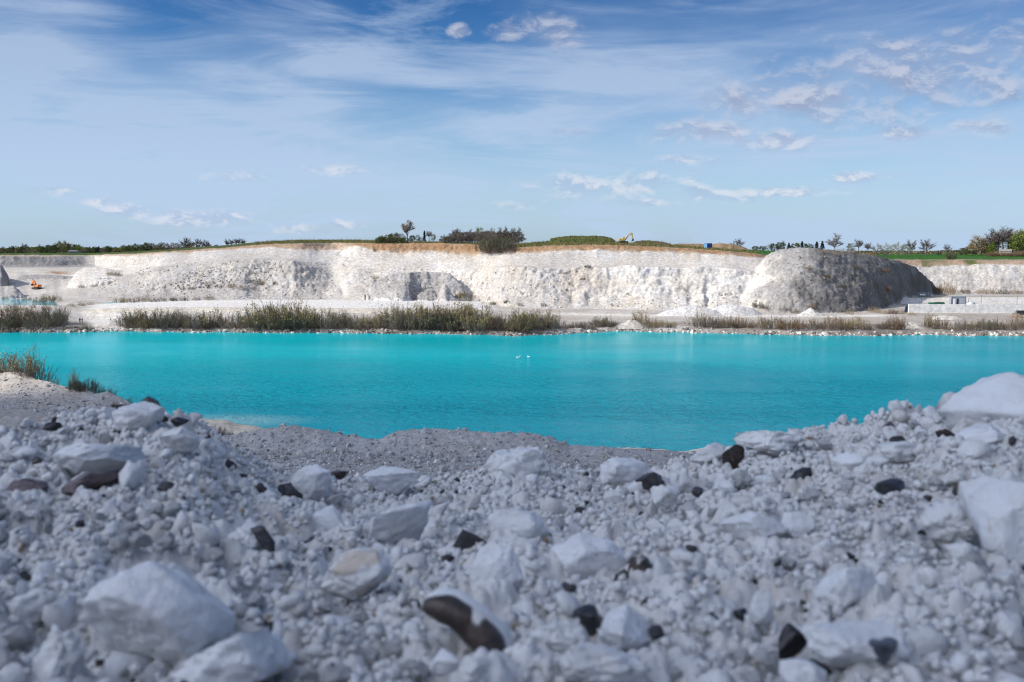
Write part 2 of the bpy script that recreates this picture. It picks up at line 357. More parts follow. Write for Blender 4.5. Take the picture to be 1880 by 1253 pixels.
# mounds standing on the sheet: foot and crest curves per photo column
def mound(tab, back, rough=1.0, seed=1, soft=0, rnd=False):
    global Zf
    px = [t[0] for t in tab]
    fD = np.interp(PXS, px, [t[2] for t in tab]); cDm = np.interp(PXS, px, [t[4] for t in tab])
    fZ = np.interp(PXS, px, [zat(t[1], t[2]) for t in tab]); cZm = np.interp(PXS, px, [zat(t[3], t[4]) for t in tab])
    if soft:
        k = np.exp(-.5 * (np.arange(-40, 41) / soft) ** 2); k /= k.sum(); sm = lambda q: np.convolve(np.pad(q, 40, mode='edge'), k, 'valid')
        fD, cDm, fZ, cZm = sm(fD), sm(cDm), sm(fZ), sm(cZm)
    ks = .45 if soft else 1.0; fD = fD + 1.2 * ks * fbm(PXS / (9 / ks), .4, .1, 3, seed); cDm = cDm + ks * fbm(PXS / (8 / ks), .8, .1, 3, seed + 1); cZm = cZm + .5 * rough * fbm(PXS / 7, .1, .4, 3, seed + 2)
    t = (Yf - fD) / np.maximum(cDm - fD, .5)
    prof = np.where(t < 0, fZ + t * 90, np.where(t < 1, fZ + (cZm - fZ) * (np.sin(np.clip(t, 0, 1) ** .95 * PI / 2) * .6 + np.clip(t, 0, 1) * .4 if rnd else np.clip(t, 0, 1) ** .88), cZm - (Yf - cDm) * back))
    ok = (PXG >= px[0]) & (PXG <= px[-1]); M = ok & (prof > Zf)
    Zf = np.where(M, prof, Zf)
    return M, np.clip(t, 0, 3)
M1, T1 = mound([(1350,571,411,562,418),(1366,572,409,532,428),(1382,573.5,406,500,440),(1396,575,403,474,449),(1412,575.5,400,462.5,445),(1432,576.5,398,457,438),(1455,577,396,455,432),(1480,577.5,396,455,431),(1510,577.5,397,457,436),(1540,577,399,462,443),
             (1580,576,404,466,454),(1615,571,418,472,466),(1645,562,444,479,480),(1670,553,474,486,497),(1690,548,498,498,512),(1705,545,516,512,527),(1716,542.5,530,527,538),(1726,541.5,540,540,545)], .42, 1.0, 11, 7, True)
M2, T2 = mound([(668,549,448,545,451),(690,550,444,515,458),(720,550.5,442,504,460),(752,551,441,500,459),(772,551,449,499,464),(800,551,450,499,463),(825,551,447,503,460),(845,552,446,520,456),(862,553,447,548,450)], .12, .6, 23)
M2b, _ = mound([(690,550,440,540,446),(712,550.5,436,519,449),(738,551,434,514,449),(752,551,436,516,449),(759,551,444,545,448)], .5, .5, 29)
M2c, _ = mound([(766,551,438,541,443),(782,551,436,532,443),(800,551,436,532,443),(804,551,437,546,440)], .5, .4, 31)
M2d, _ = mound([(800,551,436,545,442),(812,551,434,522,443),(818,551,434,522,443),(842,552,438,551,441)], .6, .2, 33)
M3, _ = mound([(126,523,518,521,522),(140,523,515,500,540),(158,522,514,491,545),(178,520,514,490,545),(200,518,515,494,540),(222,512,520,497,540),(240,508,522,506,524)], .2, .8, 41)
M4, _ = mound([(-60,522,520,486,535),(-10,520,520,481,535),(6,519,520,487,533),(14,517,524,502,534),(20,515,530,514,534)], .3, .8, 47)
M5, _ = mound([(-30,546,482,528,494),(5,547,481,526,494),(25,546,482,524,494),(36,546,484,533,493),(46,546,486,545,489)], .5, .4, 53)
M6, _ = mound([(30,514,545,512,548),(45,513,545,505,556),(80,512,548,504,558),(115,511,550,506,556),(140,510,555,509,557)], .3, .7, 59)
M7, _ = mound([(1010,441.5,478,440.5,481),(1024,443,476,436,483),(1045,443,475,433,485),(1080,443,474,433.5,485),(1108,444,474,434,484),(1120,445,474,437,482),(1130,447,475,446,477)], .5, .4, 61)
M8, _ = mound([(1158,447,474,445.5,476),(1166,447.5,473,443,479),(1180,447.5,473,441.5,479),(1196,448,473,442,479),(1216,449,473,444,478),(1232,450,474,448.5,476)], .5, .5, 67)
M9, _ = mound([(1232,450,485,448.5,489),(1262,452,483,447.5,491),(1282,453,483,447.5,491),(1300,455,483,449,491),(1318,456,483,447,491),(1340,457,483,448,491),(1362,459,485,453,491),(1374,459.5,487,458.5,489)], .5, .5, 71)
# chalk relief: slant gullies on slopes, lumps everywhere, broken rock
gy = np.gradient(Zf, axis=0) / np.maximum(np.gradient(Yf, axis=0), .1); gx = np.gradient(Zf, axis=1) / np.gradient(Xf, axis=1)
slope = np.sqrt(gy ** 2 + gx ** 2); steep = sstep(.35, 1.0, slope)
land = sstep(-29.4, -28.4, Zf); near = 1 - sstep(640, 760, Yf)
q = Xf - Zf * .55
gmod = np.clip(.55 + 1.1 * fbm(Xf / 22, Yf / 60, Zf / 30, 3, 75), .05, 1.3)
gul = (1 - np.abs(fbm(q / 4.4 + .6 * fbm(Xf / 9, Zf / 7, .3, 3, 74), Zf / 26, Yf / 60, 3, 77)) * 2) * gmod
gul2 = 1 - np.abs(fbm(q / 1.5, Zf / 12, Yf / 40, 2, 79)) * 2
lump = fbm(Xf / 7, Yf / 7, Zf / 5, 4, 81); huge = fbm(Xf / 24, Yf / 30, Zf / 16, 3, 80) * np.interp(PXG, [-400, 180, 260, 640, 700, 2300], [.3, .3, 1.5, 1.5, .6, .5]); lump = lump + 1.5 * huge * np.where(M1, .3, 1.0); brk = fbm(Xf / 1.7, Yf / 1.7, Zf / 1.3, 3, 83)
ledge = fbm(Xf / 30, Yf / 30, Zf / 1.7, 2, 85)
isrock = 1 - sstep(11.6, 12.2, Sf)
flatz = 1 - sstep(.12, .4, slope)
amp = near * land
rg = np.where(M1, 1.25, np.where(M2 | M4, 1.5, 1.0)) * np.interp(PXG, [-400, 180, 250, 540, 600, 640, 900, 960, 1060, 1120, 2300], [1, 1, 1.5, 1.5, 1, .8, .8, 1.5, 1.4, .8, .8]); lump = lump * np.where(M1, .8, 1.0); ledge_k = np.where(M1, .35, 1.0); ledge = ledge * ledge_k
Dz = amp * (lump * (.22 + 1.0 * steep) * (1 - .55 * flatz) + brk * (.10 + .55 * steep) * rg * (1 - .5 * flatz) + steep * isrock * (gul * .10 + gul2 * .10 * gmod + ledge * .7))
Zf = Zf + Dz
Yd = Yf - near * steep * isrock * (gul * .22 + gul2 * .14 * gmod + brk * .5 + lump * .6 + ledge * .5) * sstep(0, 1, land)
# ground colours (chalk, weathered chalk, soil, turf; some faces carry painted shade)
def mixc(a, b, t): return a + (np.asarray(b) - a) * t[..., None]
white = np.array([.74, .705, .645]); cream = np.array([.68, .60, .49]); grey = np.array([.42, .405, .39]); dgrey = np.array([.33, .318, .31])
soil = np.array([.37, .235, .135]); soil2 = np.array([.50, .40, .30]); turf = np.array([.085, .105, .035]); field = np.array([.045, .145, .022]); dirt = np.array([.40, .36, .31])
col = np.broadcast_to(white, Zf.shape + (3,)).copy()
big = fbm(Xf / 28, Yf / 28, Zf / 14, 4, 91); mid = fbm(Xf / 9, Yf / 9, Zf / 6, 4, 93)
pxw = lambda *kn: np.interp(PXG, [k for k, _ in kn], [v for _, v in kn])
g1 = pxw((-400,.6),(60,.55),(170,.45),(230,.75),(330,.95),(460,.95),(560,.75),(640,.12),(860,.05),(905,.5),(950,.75),(1050,.55),(1120,.12),(1380,.05),(1400,.3),(1650,.4),(1720,.35),(1900,.4))
low = (Sf > 7.6) & (Sf < 9.3)
gm = np.where(low, g1, np.where(Sf >= 9.3, g1 * .55 + .08, .28)) 
col = mixc(col, grey, np.clip(gm * .95 + big * .45 * (gm > .1) + mid * .35, 0, 1))
tone = fbm(Xf / 16, Yf / 40, Zf / 5, 4, 99); col = mixc(col, np.array([.56, .53, .49]), np.where(Sf > 7.6, np.clip(.22 + tone * 1.4, 0, .85), 0))
col = mixc(col, np.array([.80, .78, .74]), np.where((Sf > 7.9) & (PXG > 1110) & (PXG < 1385) & (Sf < 9.2), np.clip(.35 + tone * 1.2, 0, .9), 0))
col = mixc(col, cream, np.clip(.15 + mid * .9, 0, .6) * pxw((-400,.3),(600,.3),(700,.7),(1000,.5),(1060,1),(1380,.6),(1450,.2),(1900,.2)))
# floor between shore and cliffs
fl = (Sf < 7.9)
col = mixc(col, dirt, np.where(fl & (Sf < 7.6), np.clip(pxw((-400,.5),(150,.3),(200,.1),(900,.1),(960,.6),(1200,.45),(1400,.4),(1640,.75),(1900,.8)) + mid * .5, 0, 1), 0))
col = mixc(col, np.array([.72, .70, .66]), np.where((PXG > 1655) & (Yf > 452) & (Yf < 471), .8, 0))
road = np.exp(-((Yf - np.interp(PXG, [900, 1000, 1200, 1500, 1640, 1900], [392, 394, 388, 384, 388, 388])) / 4.2) ** 2) * sstep(900, 960, PXG) * (1 - sstep(1600, 1680, PXG))
col = mixc(col, np.array([.80, .77, .71]), road * .9)
berm = fl & (Sf > 3.6) & (Sf < 5.7)
bw = sstep(140, 190, PXG) * (1 - sstep(880, 930, PXG))
col = mixc(col, np.array([.70, .645, .555]), np.where(berm & (Sf < 4.1), bw * np.clip(.9 - .3 * mid, 0, 1), 0)); col = mixc(col, np.array([.82, .80, .76]), np.where(berm & (Sf >= 4.1), bw * np.clip(1 - .15 * mid, 0, 1), 0))
col = mixc(col, np.array([.78, .75, .69]), np.where((Sf > 2.2) & (Sf < 3.5), sstep(150, 175, PXG) * (1 - sstep(225, 260, PXG)) * .9, 0))
bankmask = np.where(Sf < 2.6, .7, 0) * (1 - sstep(150, 175, PXG) * (1 - sstep(225, 245, PXG)))
col = mixc(col, dirt * .42, bankmask * np.clip(.7 + mid, 0, 1))
wet = np.where(Zf < WZ + .35, .5, 0); col = mixc(col, dirt * .55, wet)
# mounds and left wall: weathered greys, with shade painted into some faces
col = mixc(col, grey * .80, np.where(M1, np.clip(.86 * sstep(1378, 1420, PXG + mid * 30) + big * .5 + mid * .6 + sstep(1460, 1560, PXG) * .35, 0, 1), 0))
col = mixc(col, dgrey * .42, np.where(M1, sstep(1440, 1545, PXG + mid * 70) * np.clip(.75 + mid * .5, 0, 1), 0))  # right flank darkened: grey dirt plus its shade painted in
veg = fbm(Xf / 7, Yf / 7, Zf / 3.5, 4, 97)
col = mixc(col, np.array([.16, .15, .10]), np.where(M1, np.clip((veg - .12) * 2, 0, .55) * sstep(1430, 1560, PXG), 0))
for MM, c, k in ((M2, grey * .95, .85), (M2b, grey, .85), (M2c, dgrey, .9), (M2d, grey * 1.1, .9), (M3, white, .7), (M4, dgrey, .9), (M5, grey, .7), (M6, grey * .9, .85)):
    col = mixc(col, c, np.where(MM, np.clip(k + mid * .3, 0, 1), 0))
col = mixc(col, grey * .82, np.where((PXG < 176) & (Sf > 9.9) & (Sf < 11.3), .85, 0))  # left wall's shade painted grey as far as its corner
col = mixc(col, np.array([.40, .25, .15]), np.exp(-((Yf - 578) / 12) ** 2 - ((PXG - 108) / 20) ** 2) * np.clip(.75 + mid * 1.2, 0, 1))
# soil band and turf
s_soil = sstep(10.9, 11.15, Sf + mid * .25) * (1 - sstep(11.95, 12.2, Sf + mid * .2))
so = mixc(np.broadcast_to(soil, col.shape).copy(), soil2, np.clip((11.5 - Sf) * 1.5 + mid * .6, 0, 1))
soil_px = pxw((-400,.5),(170,.5),(230,.7),(450,.85),(630,.7),(660,1),(1400,1),(1690,.8),(1900,.75))
col = mixc(col, so, s_soil * soil_px)
col = mixc(col, turf, sstep(11.95, 12.2, Sf + mid * .15) * pxw((-400,1),(1380,1),(2300,1)))
isf = sstep(12.0, 12.3, Sf + mid * .1) * np.clip(sstep(1330, 1400, PXG) + (1 - sstep(150, 300, PXG)) * .35 + sstep(690, 760, Yf) * .6, 0, 1)
col = mixc(col, field, isf)
col = mixc(col, np.array([.40, .28, .18]), np.where(M9, np.clip(.8 + mid * .5, 0, 1), 0))
col = mixc(col, np.array([.17, .13, .095]), np.where(M8, np.clip(.75 + mid, 0, 1), 0))
col = mixc(col, turf * np.array([.9, 1.05, 1]), np.where(M7, 1.0, 0))
lip = (PXG > 1690) & (Sf > 10.95) & (Sf < 12.05)
col = mixc(col, turf * 1.3, np.where(lip, np.clip(.45 + mid * 1.2, 0, 1), 0))
col = np.clip(col, .01, .82)
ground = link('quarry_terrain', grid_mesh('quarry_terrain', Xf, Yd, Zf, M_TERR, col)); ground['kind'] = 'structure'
def far_z(px, D):
    """height of the finished far ground at a photo column and a distance"""
    j = float(np.interp(px, PXS, np.arange(ncol))); i = float(np.interp(D, DS, np.arange(nD)))
    j0, i0 = int(min(j, ncol - 2)), int(min(i, nD - 2)); a, b = j - j0, i - i0
    return float((Zf[i0, j0] * (1-b) + Zf[i0+1, j0] * b) * (1-a) + (Zf[i0, j0+1] * (1-b) + Zf[i0+1, j0+1] * b) * a)
def far_pt(px, D): return Vector(((px - CXP) / F * D, D, far_z(px, D)))
def far_hit(px, py, lo=300.0, hi=1400.0):
    """first point of the far ground seen at a photo pixel"""
    j = int(np.clip(round(np.interp(px, PXS, np.arange(ncol))), 0, ncol - 1))
    line = np.array([zat(py, d) for d in DS]); ok = np.where((Zf[:, j] >= line) & (DS > lo) & (DS < hi))[0]
    D = DS[ok[0]] if len(ok) else hi
    return far_pt(px, D)
# ------------------------------------------------------------------ rubble strewn along the far shore and on the broken slopes (uncountable)
g = np.random.default_rng(3)
n = 2600; px = g.uniform(-60, 1940, n); d = shoreD(px) + np.interp(px, PXS, sh_noise) + g.gamma(1.6, 1.3, n) - .8
P = np.array([far_pt(a, b) for a, b in zip(px, d)]); S = np.clip(g.lognormal(-1.35, .55, n), .10, 1.1)
px2 = np.concatenate([g.uniform(180, 620, 2600), g.uniform(660, 1100, 1500), g.uniform(1385, 1640, 500), g.uniform(1100, 1390, 500)])
py2 = np.concatenate([g.uniform(482, 549, 2600), g.uniform(495, 565, 1500), g.uniform(462, 576, 500), g.uniform(540, 568, 500)])
P2 = np.array([far_hit(a, b, 380, 520) for a, b in zip(px2, py2)]); S2 = np.clip(g.lognormal(-1.6, .5, len(px2)), .08, .7)
V, Fc, cr = scatter(np.concatenate([P, P2]), np.concatenate([S, S2]), 1, 5, 8, .8, rough=.14, fine=0)
thr = np.where(V[:, 1] < 352, np.where(V[:, 0] / V[:, 1] * F + CXP < 1130, .20, .32), .42)[:, None]
cc = np.where(cr[:, None] < thr, np.array([[.74, .70, .63]]), np.where(cr[:, None] < .74, np.array([[.44, .41, .38]]), np.where(V[:, 1:2] < 352, np.array([[.17, .155, .14]]), np.array([[.47, .455, .44]]))))
qx = V[:, :1] / V[:, 1:2] * F + CXP; cc = np.where((V[:, 1:2] > 380) & (qx > 1376), cc * np.interp(qx, [1390, 1500], [.75, .34]), cc); cc = np.where((V[:, 1:2] > 380) & (qx > 1376), np.clip(cc, .11, .5), cc)  # stones on the hill darken rightwards along with its painted shade
tag(link('shore_rubble', npmesh('shore_rubble', V, [Fc], False, M_TERR, cc)), 'pale broken chalk rubble strewn along the far waterline and slopes', 'rubble', None, 'stuff')
# ------------------------------------------------------------------ water
def water_mat(name, base=(.0, .375, .415), calm=True):
    m, nt, b = newmat(name)
    pos = nt.node('ShaderNodeNewGeometry').outputs['Position']; s = nt.sepxyz(pos)
    w1 = nt.noise(nt.mapping(pos, sc=(.22, .34, 1)), 1.0, 5, .68, .6)
    w2 = nt.noise(nt.mapping(pos, rot=(0, 0, .35), sc=(.75, 1.0, 1)), 1.0, 4, .65, .3)
    w3 = nt.noise(nt.mapping(pos, sc=(.012, .03, 1)), 1.0, 4, .6, 1.0)
    h = nt.math('ADD', nt.math('MULTIPLY', w1, 1.0), nt.math('MULTIPLY', w2, .5))
    bn = nt.node('ShaderNodeBump'); nt.set(bn, 'Height', h); bn.inputs['Distance'].default_value = 1.5
    dist = nt.math('ADD', s[1], nt.math('MULTIPLY', w3, 90.0))
    st = nt.ramp(dist, 215.0, 345.0, .8, .05)
    wind = nt.noise(nt.mapping(pos, rot=(0, 0, .25), sc=(.016, .045, 1)), 1.0, 4, .6, .8)
    st = nt.math('MULTIPLY', st, nt.ramp(wind, .34, .62, .6, 1.2))
    nt.set(bn, 'Strength', st); nt.set(b, 'Normal', bn.outputs[0])
    patch = nt.noise(nt.mapping(pos, sc=(.006, .016, 1)), 1.0, 4, .55, .6)
    c = nt.mix(nt.ramp(patch, .35, .7), c4([x * .9 for x in base]), c4([min(1, x * 1.08) for x in base]))
    depth = nt.ramp(nt.math('ADD', nt.math('SUBTRACT', s[1], nt.math('MULTIPLY', s[0], .33)), nt.math('MULTIPLY', nt.math('SUBTRACT', patch, .5), 110.0)), 300.0, 165.0)  # ripple darkening towards near and right, painted into the colour, not water depth
    c = nt.mix(nt.math('MULTIPLY', depth, .9), c, (.004, .205, .282, 1))
    # milky shallows by the near beach and along the far bank
    d1 = nt.vmath('LENGTH', nt.vmath('MULTIPLY', nt.vmath('SUBTRACT', pos, (-47.0, 163.0, WZ)), (1/17.0, 1/8.0, 0)))
    c = nt.mix(nt.ramp(d1, 1.05, .2, 0, .3), c, (.36, .47, .48, 1))
    # chalk-clouded water: a matt turquoise body under a weak surface sheen
    nt.n.remove(b); df = nt.node('ShaderNodeBsdfDiffuse', inp={'Color': c, 'Normal': bn.outputs[0]})
    gl = nt.node('ShaderNodeBsdfGlossy', inp={'Color': (.86, .95, 1, 1), 'Normal': bn.outputs[0]}); gl.inputs['Roughness'].default_value = .10
    fr = nt.node('ShaderNodeFresnel', inp={'IOR': 1.33, 'Normal': bn.outputs[0]})
    mx = nt.node('ShaderNodeMixShader', inp={0: nt.math('MULTIPLY', fr.outputs[0], .48), 1: df.outputs[0], 2: gl.outputs[0]})
    nt.l.new(mx.outputs[0], nt.n['Material Output'].inputs['Surface'])
    return m
M_WATER = water_mat('turquoise_water')
me = npmesh('lake_water', np.array([[-420, 100, WZ], [420, 100, WZ], [420, 372, WZ], [-420, 372, WZ]]), [np.array([[0, 1, 2, 3]])], True, M_WATER)
link('lake_water', me)['kind'] = 'structure'
M_POND = simple('pond_water', (.12, .46, .52), .08, var=.05, scale=.05)
for nm, x0, x1, y0, y1, z in (('pond_water', -290, -195, 405, 492, -26.05), ('pond_water', -186, -105, 443, 464, -26.25)):
    link(nm, npmesh(nm, np.array([[x0, y0, z], [x1, y0, z], [x1, y1, z], [x0, y1, z]]), [np.array([[0, 1, 2, 3]])], True, M_POND))['kind'] = 'structure'
# stones placed by hand further down: centre and size in the photo
STONE_ROWS = [(288,1122,272,212), (733,966,140,92), (951,969,116,74), (912,1054,96,122), (1078,1024,148,100), (1180,1052,66,84), (1222,1052,46,88), (655,1052,132,100), (602,957,68,66), (552,903,104,44), (568,886,88,70), (948,852,124,84), (968,848,26,28), (722,880,104,56), (622,872,48,20), (1152,866,100,58), (1202,886,80,52), (1222,908,54,42), (1252,878,42,56), (1281,903,26,24), (1386,968,112,58), (1472,876,48,48), (1632,893,62,38), (1344,836,50,58), (1302,832,74,44), (1412,812,120,50), (1626,787,48,32), (1648,811,36,28), (1742,801,64,24), (1845,728,230,104), (1856,950,150,176), (1856,1028,58,22), (1856,752,60,22), (1822,762,30,16), (1562,1178,184,98), (1622,1194,56,56), (1452,1180,64,88), (1498,1222,90,28), (1086,1138,84,68), (1160,1156,112,84), (1204,1160,34,28), (1024,1170,110,86), (1108,1222,168,104), (487,990,32,76), (452,985,92,70), (310,895,50,30), (176,882,126,50), (48,896,100,48), (170,836,150,62), (441,881,30,30), (254,762,96,56), (276,738,42,24), (222,749,40,18), (330,774,38,22), (298,769,28,16), (334,806,70,48), (97,783,36,22), (66,848,24,28), (1300,1140,48,32), (1358,1128,34,30), (1698,976,36,16), (1712,938,16,30), (1740,958,100,84), (1556,1078,112,90), (1622,1078,40,70), (1462,958,62,48), (1512,1006,52,38), (1398,1110,44,70), (1470,1236,90,60), (432,1204,210,120), (108,1205,96,124), (60,1112,80,70), (1650,830,80,44), (1800,800,120,50), (1560,850,62,44), (818,1212,56,44), (870,1226,52,44), (860,1172,165,170)]
# ------------------------------------------------------------------ near bank: the terrace below the camera, its low safety ridge, the drop to the lake
NK = {  # photo column: floor (z, y), ridge foot, ridge crest, back foot
 -500: [(-16.6,104), (zat(716,112),112), (zat(676,120),120), (-18.6,127)],
 0:    [(-16.9,104), (zat(722,111),111), (zat(684,118),118), (-18.6,125)],
 40:   [(-16.9,104), (zat(724,110),110), (zat(684,117),117), (-18.6,124)],
 72:   [(-17.0,103), (zat(727,109),109), (zat(697,115),115), (-18.8,121)],
 100:  [(-17.1,102), (zat(729,108),108), (zat(704,113),113), (-18.8,119)],
 150:  [(-17.2,100), (zat(737,106),106), (zat(714,111),111), (-18.9,117)],
 178:  [(-17.3,98), (zat(742,104),104), (zat(722,109),109), (-18.9,114)],
 200:  [(-17.3,98), (zat(744,104),104), (zat(718,108.5),108.5), (-18.9,114)],
 225:  [(-17.4,96), (zat(752,103),103), (zat(731,107),107), (-19.0,112)],
 260:  [(-17.5,94), (zat(770,99),99), (zat(756,103),103), (-19.0,109)],
 320:  [(-17.6,88), (zat(790,95),95), (zat(777,99),99), (-19.2,106)],
 385:  [(-17.7,82), (zat(812,90),90), (zat(801,95),95), (-19.4,102)],
 415:  [(-17.8,80), (zat(818,88),88), (zat(799,91.5),91.5), (-19.4,97)],
 470:  [(-17.8,78), (zat(828,86),86), (zat(788,90),90), (-19.6,96)],
 520:  [(-17.8,78), (zat(830,86),86), (zat(781.5,90),90), (-19.6,96)],
 580:  [(-17.8,78), (zat(830,86),86), (zat(787,90),90), (-19.6,96)],
 640:  [(-17.8,78), (zat(832,86),86), (zat(799,89.5),89.5), (-19.6,95)],
 695:  [(-17.8,78), (zat(834,86),86), (zat(807,89),89), (-19.6,94)],
 735:  [(-17.8,78), (zat(834,86),86), (zat(791,90),90), (-19.6,96)],
 780:  [(-17.8,78), (zat(836,86),86), (zat(785.5,90),90), (-19.6,96)],
 860:  [(-17.9,78), (zat(838,86),86), (zat(792,90),90), (-19.7,96)],
 960:  [(-17.9,78), (zat(842,86),86), (zat(794,90),90), (-19.7,96)],
 1005: [(-18.0,78), (zat(845,86),86), (zat(803,90),90), (-19.8,96)],
 1045: [(-18.1,78), (zat(850,86),86), (zat(819,90),90), (-19.9,96)],
 1110: [(-18.2,78), (zat(853,86),86), (zat(821.5,90),90), (-20.0,96)],
 1200: [(-18.3,78), (zat(858,86),86), (zat(828,90),90), (-20.2,96)],
 1290: [(-18.5,78), (zat(866,86),86), (zat(838,90),90), (-20.5,96)],
 1420: [(-18.8,78), (zat(878,86),86), (zat(852,90),90), (-21.0,96)],
 2400: [(-20.0,78), (zat(900,86),86), (zat(880,90),90), (-22.0,96)],
}
kp = np.array(sorted(NK), float); nz = np.array([[q[0] for q in NK[int(k)]] for k in kp]); ny = np.array([[q[1] for q in NK[int(k)]] for k in kp])
NPX = np.linspace(-420, 2300, 900)
NY = np.concatenate([np.geomspace(3.2, 66, 60), np.arange(66.5, 128, .22), np.arange(128, 204, 1.0)])
cy = np.stack([np.interp(NPX, kp, ny[:, i]) for i in range(4)], 1); cz = np.stack([np.interp(NPX, kp, nz[:, i]) for i in range(4)], 1)
cz[:, 2] += .16 * fbm(NPX / 22, .2, .4, 4, 201); cy[:, 2] += .9 * fbm(NPX / 40, .9, .4, 3, 203)
shy = np.interp(NPX, [-420, 200, 330, 420, 520, 700, 2300], [160, 168, 166, 163, 150, 140, 140]) + 4 * fbm(NPX / 60, .5, .1, 4, 205)
LY = np.concatenate([np.full((900, 1), 3.0), np.full((900, 1), 24.), np.full((900, 1), 58.), cy, shy[:, None], shy[:, None] + 30, np.full((900, 1), 215.)], 1)
LZ = np.concatenate([np.full((900, 1), -2.6), np.full((900, 1), -13.5), cz[:, :1] - .3, cz, np.full((900, 1), WZ), np.full((900, 1), WZ - 4), np.full((900, 1), WZ - 8)], 1)
Yn = np.repeat(NY[:, None], 900, 1); An = (NPX - CXP) / F * 1.012; Xn = Yn * An
Zn = np.stack([np.interp(NY, LY[j], LZ[j]) for j in range(900)], 1)
# a pale spit of silt at the lake's near corner
sp = np.exp(-(((Xn + 47) / 11) ** 2 + ((Yn - 166) / 3.2) ** 2)); Zn = np.maximum(Zn, np.where(sp > .2, WZ - .36 + sp * .33, -99))
gyn = np.abs(np.gradient(Zn, axis=0) / np.gradient(Yn, axis=0)); stp = sstep(.15, .6, gyn)
n1 = fbm(Xn / 2.6, Yn / 2.6, .4, 4, 211); n2 = fbm(Xn / .55, Yn / .55, .8, 3, 213)
w1, _ = worley(Xn / .42, Yn / .42, 5); bumps = np.maximum(0, .5 - w1) ** .7
rn = 1 - np.abs(fbm(Xn / .8, Yn / 3.5, Zn / 2.5, 3, 215)) * 2
Zn = Zn + (n1 * .16 + n2 * .09 + bumps * .10 * np.clip(.5 + n1 * 2, .1, 1) + stp * rn * .08) * sstep(WZ - .2, WZ + 1.2, Zn)
wear = fbm(Xn / 5, Yn / 9, .5, 4, 221)
cn = np.broadcast_to(np.array([.43, .422, .412]), Zn.shape + (3,)).copy()
cn = mixc(cn, np.array([.51, .495, .475]), np.clip(.3 + wear * 1.2, 0, 1)); cn = mixc(cn, np.array([.40, .375, .36]), np.clip(n2 * 1.2 - .1, 0, .6))
cn = mixc(cn, np.array([.52, .455, .37]), sstep(330, 120, (Xn / Yn / 1.012 * F + CXP)) * np.clip(.4 + wear, 0, .8))
cn = mixc(cn, np.array([.25, .24, .20]), sstep(WZ + 9, WZ + 3, Zn) * np.clip(.3 + wear, 0, .6))
tag(link('quarry_bank', grid_mesh('quarry_bank', Xn, Yn, Zn, M_BANK, cn)), kind='structure')
def bank_z(px, Y):
    j = float(np.interp(px, NPX, np.arange(900))); i = float(np.interp(Y, NY, np.arange(len(NY))))
    j0, i0 = int(min(j, 898)), int(min(i, len(NY) - 2)); a, b = j - j0, i - i0
    return float((Zn[i0, j0] * (1-b) + Zn[i0+1, j0] * b) * (1-a) + (Zn[i0, j0+1] * (1-b) + Zn[i0+1, j0+1] * b) * a)
def bank_pt(px, Y): return Vector(((px - CXP) / F * 1.012 * Y, Y, bank_z(px, Y)))
g = np.random.default_rng(17); n = 15000
px = g.uniform(-60, 1420, n); yy = np.where(g.random(n) < .55, g.uniform(68, 88, n), np.interp(px, NPX, cy[:, 2]) - g.uniform(-1.5, 16, n))
P = np.array([bank_pt(a, b) for a, b in zip(px, yy)]); S = np.clip(g.lognormal(-2.8, .62, n), .03, .36); P[:, 2] += S * .25
V, Fc, cr = scatter(P, S, 1, 19, 10, .75, rough=.16, fine=0)
cc = np.where(cr[:, None] < .5, np.array([[.50, .485, .475]]), np.where(cr[:, None] < .8, np.array([[.41, .39, .38]]), np.where(cr[:, None] < .93, np.array([[.72, .70, .68]]), np.array([[.26, .245, .24]]))))
tag(link('bank_gravel', npmesh('bank_gravel', V, [Fc], False, M_BANK, cc)), 'grey crushed chalk gravel on the terrace and its low ridge', 'gravel', None, 'stuff')

# ------------------------------------------------------------------ chalk and flint of the foreground
def chalk_mat(name, use_col=False, tint=(1, 1, 1), stain=.70):
    m, nt, b = newmat(name)
    tc = nt.node('ShaderNodeTexCoord').outputs['Object']
    oi = nt.node('ShaderNodeObjectInfo').outputs['Random']
    p = nt.vmath('ADD', tc, nt.comb(nt.math('MULTIPLY', oi, 13.0), nt.math('MULTIPLY', oi, 7.0), oi))
    a = nt.noise(p, 14, 5, .6); d = nt.noise(p, 55, 5, .65); e = nt.noise(p, 260, 3, .7); s = nt.noise(p, 30, 3, .5, .6)
    W = [.73 * tint[0], .73 * tint[1], .725 * tint[2]]
    c = nt.mix(nt.ramp(a, .34, .68), (W[0] * .86, W[1] * .855, W[2] * .85, 1), c4(W))
    c = nt.mix(nt.ramp(d, .58, .72, 0, .28), c, (.56, .51, .46, 1))
    c = nt.mix(nt.ramp(s, stain, stain + .07, 0, .5), c, (.46, .33, .2, 1))
    c = nt.mix(nt.ramp(e, .62, .72, 0, .35), c, (.36, .34, .33, 1))
    if use_col:
        c = nt.mix(1.0, c, nt.node('ShaderNodeVertexColor', layer_name='Col').outputs[0], 'MULTIPLY')
    nt.set(b, 'Base Color', c); b.inputs['Roughness'].default_value = .95; b.inputs['Specular IOR Level'].default_value = .12
    bump(nt, b, nt.math('ADD', nt.math('MULTIPLY', d, 1.0), nt.math('MULTIPLY', e, .6)), 0.75, .005)
    return m
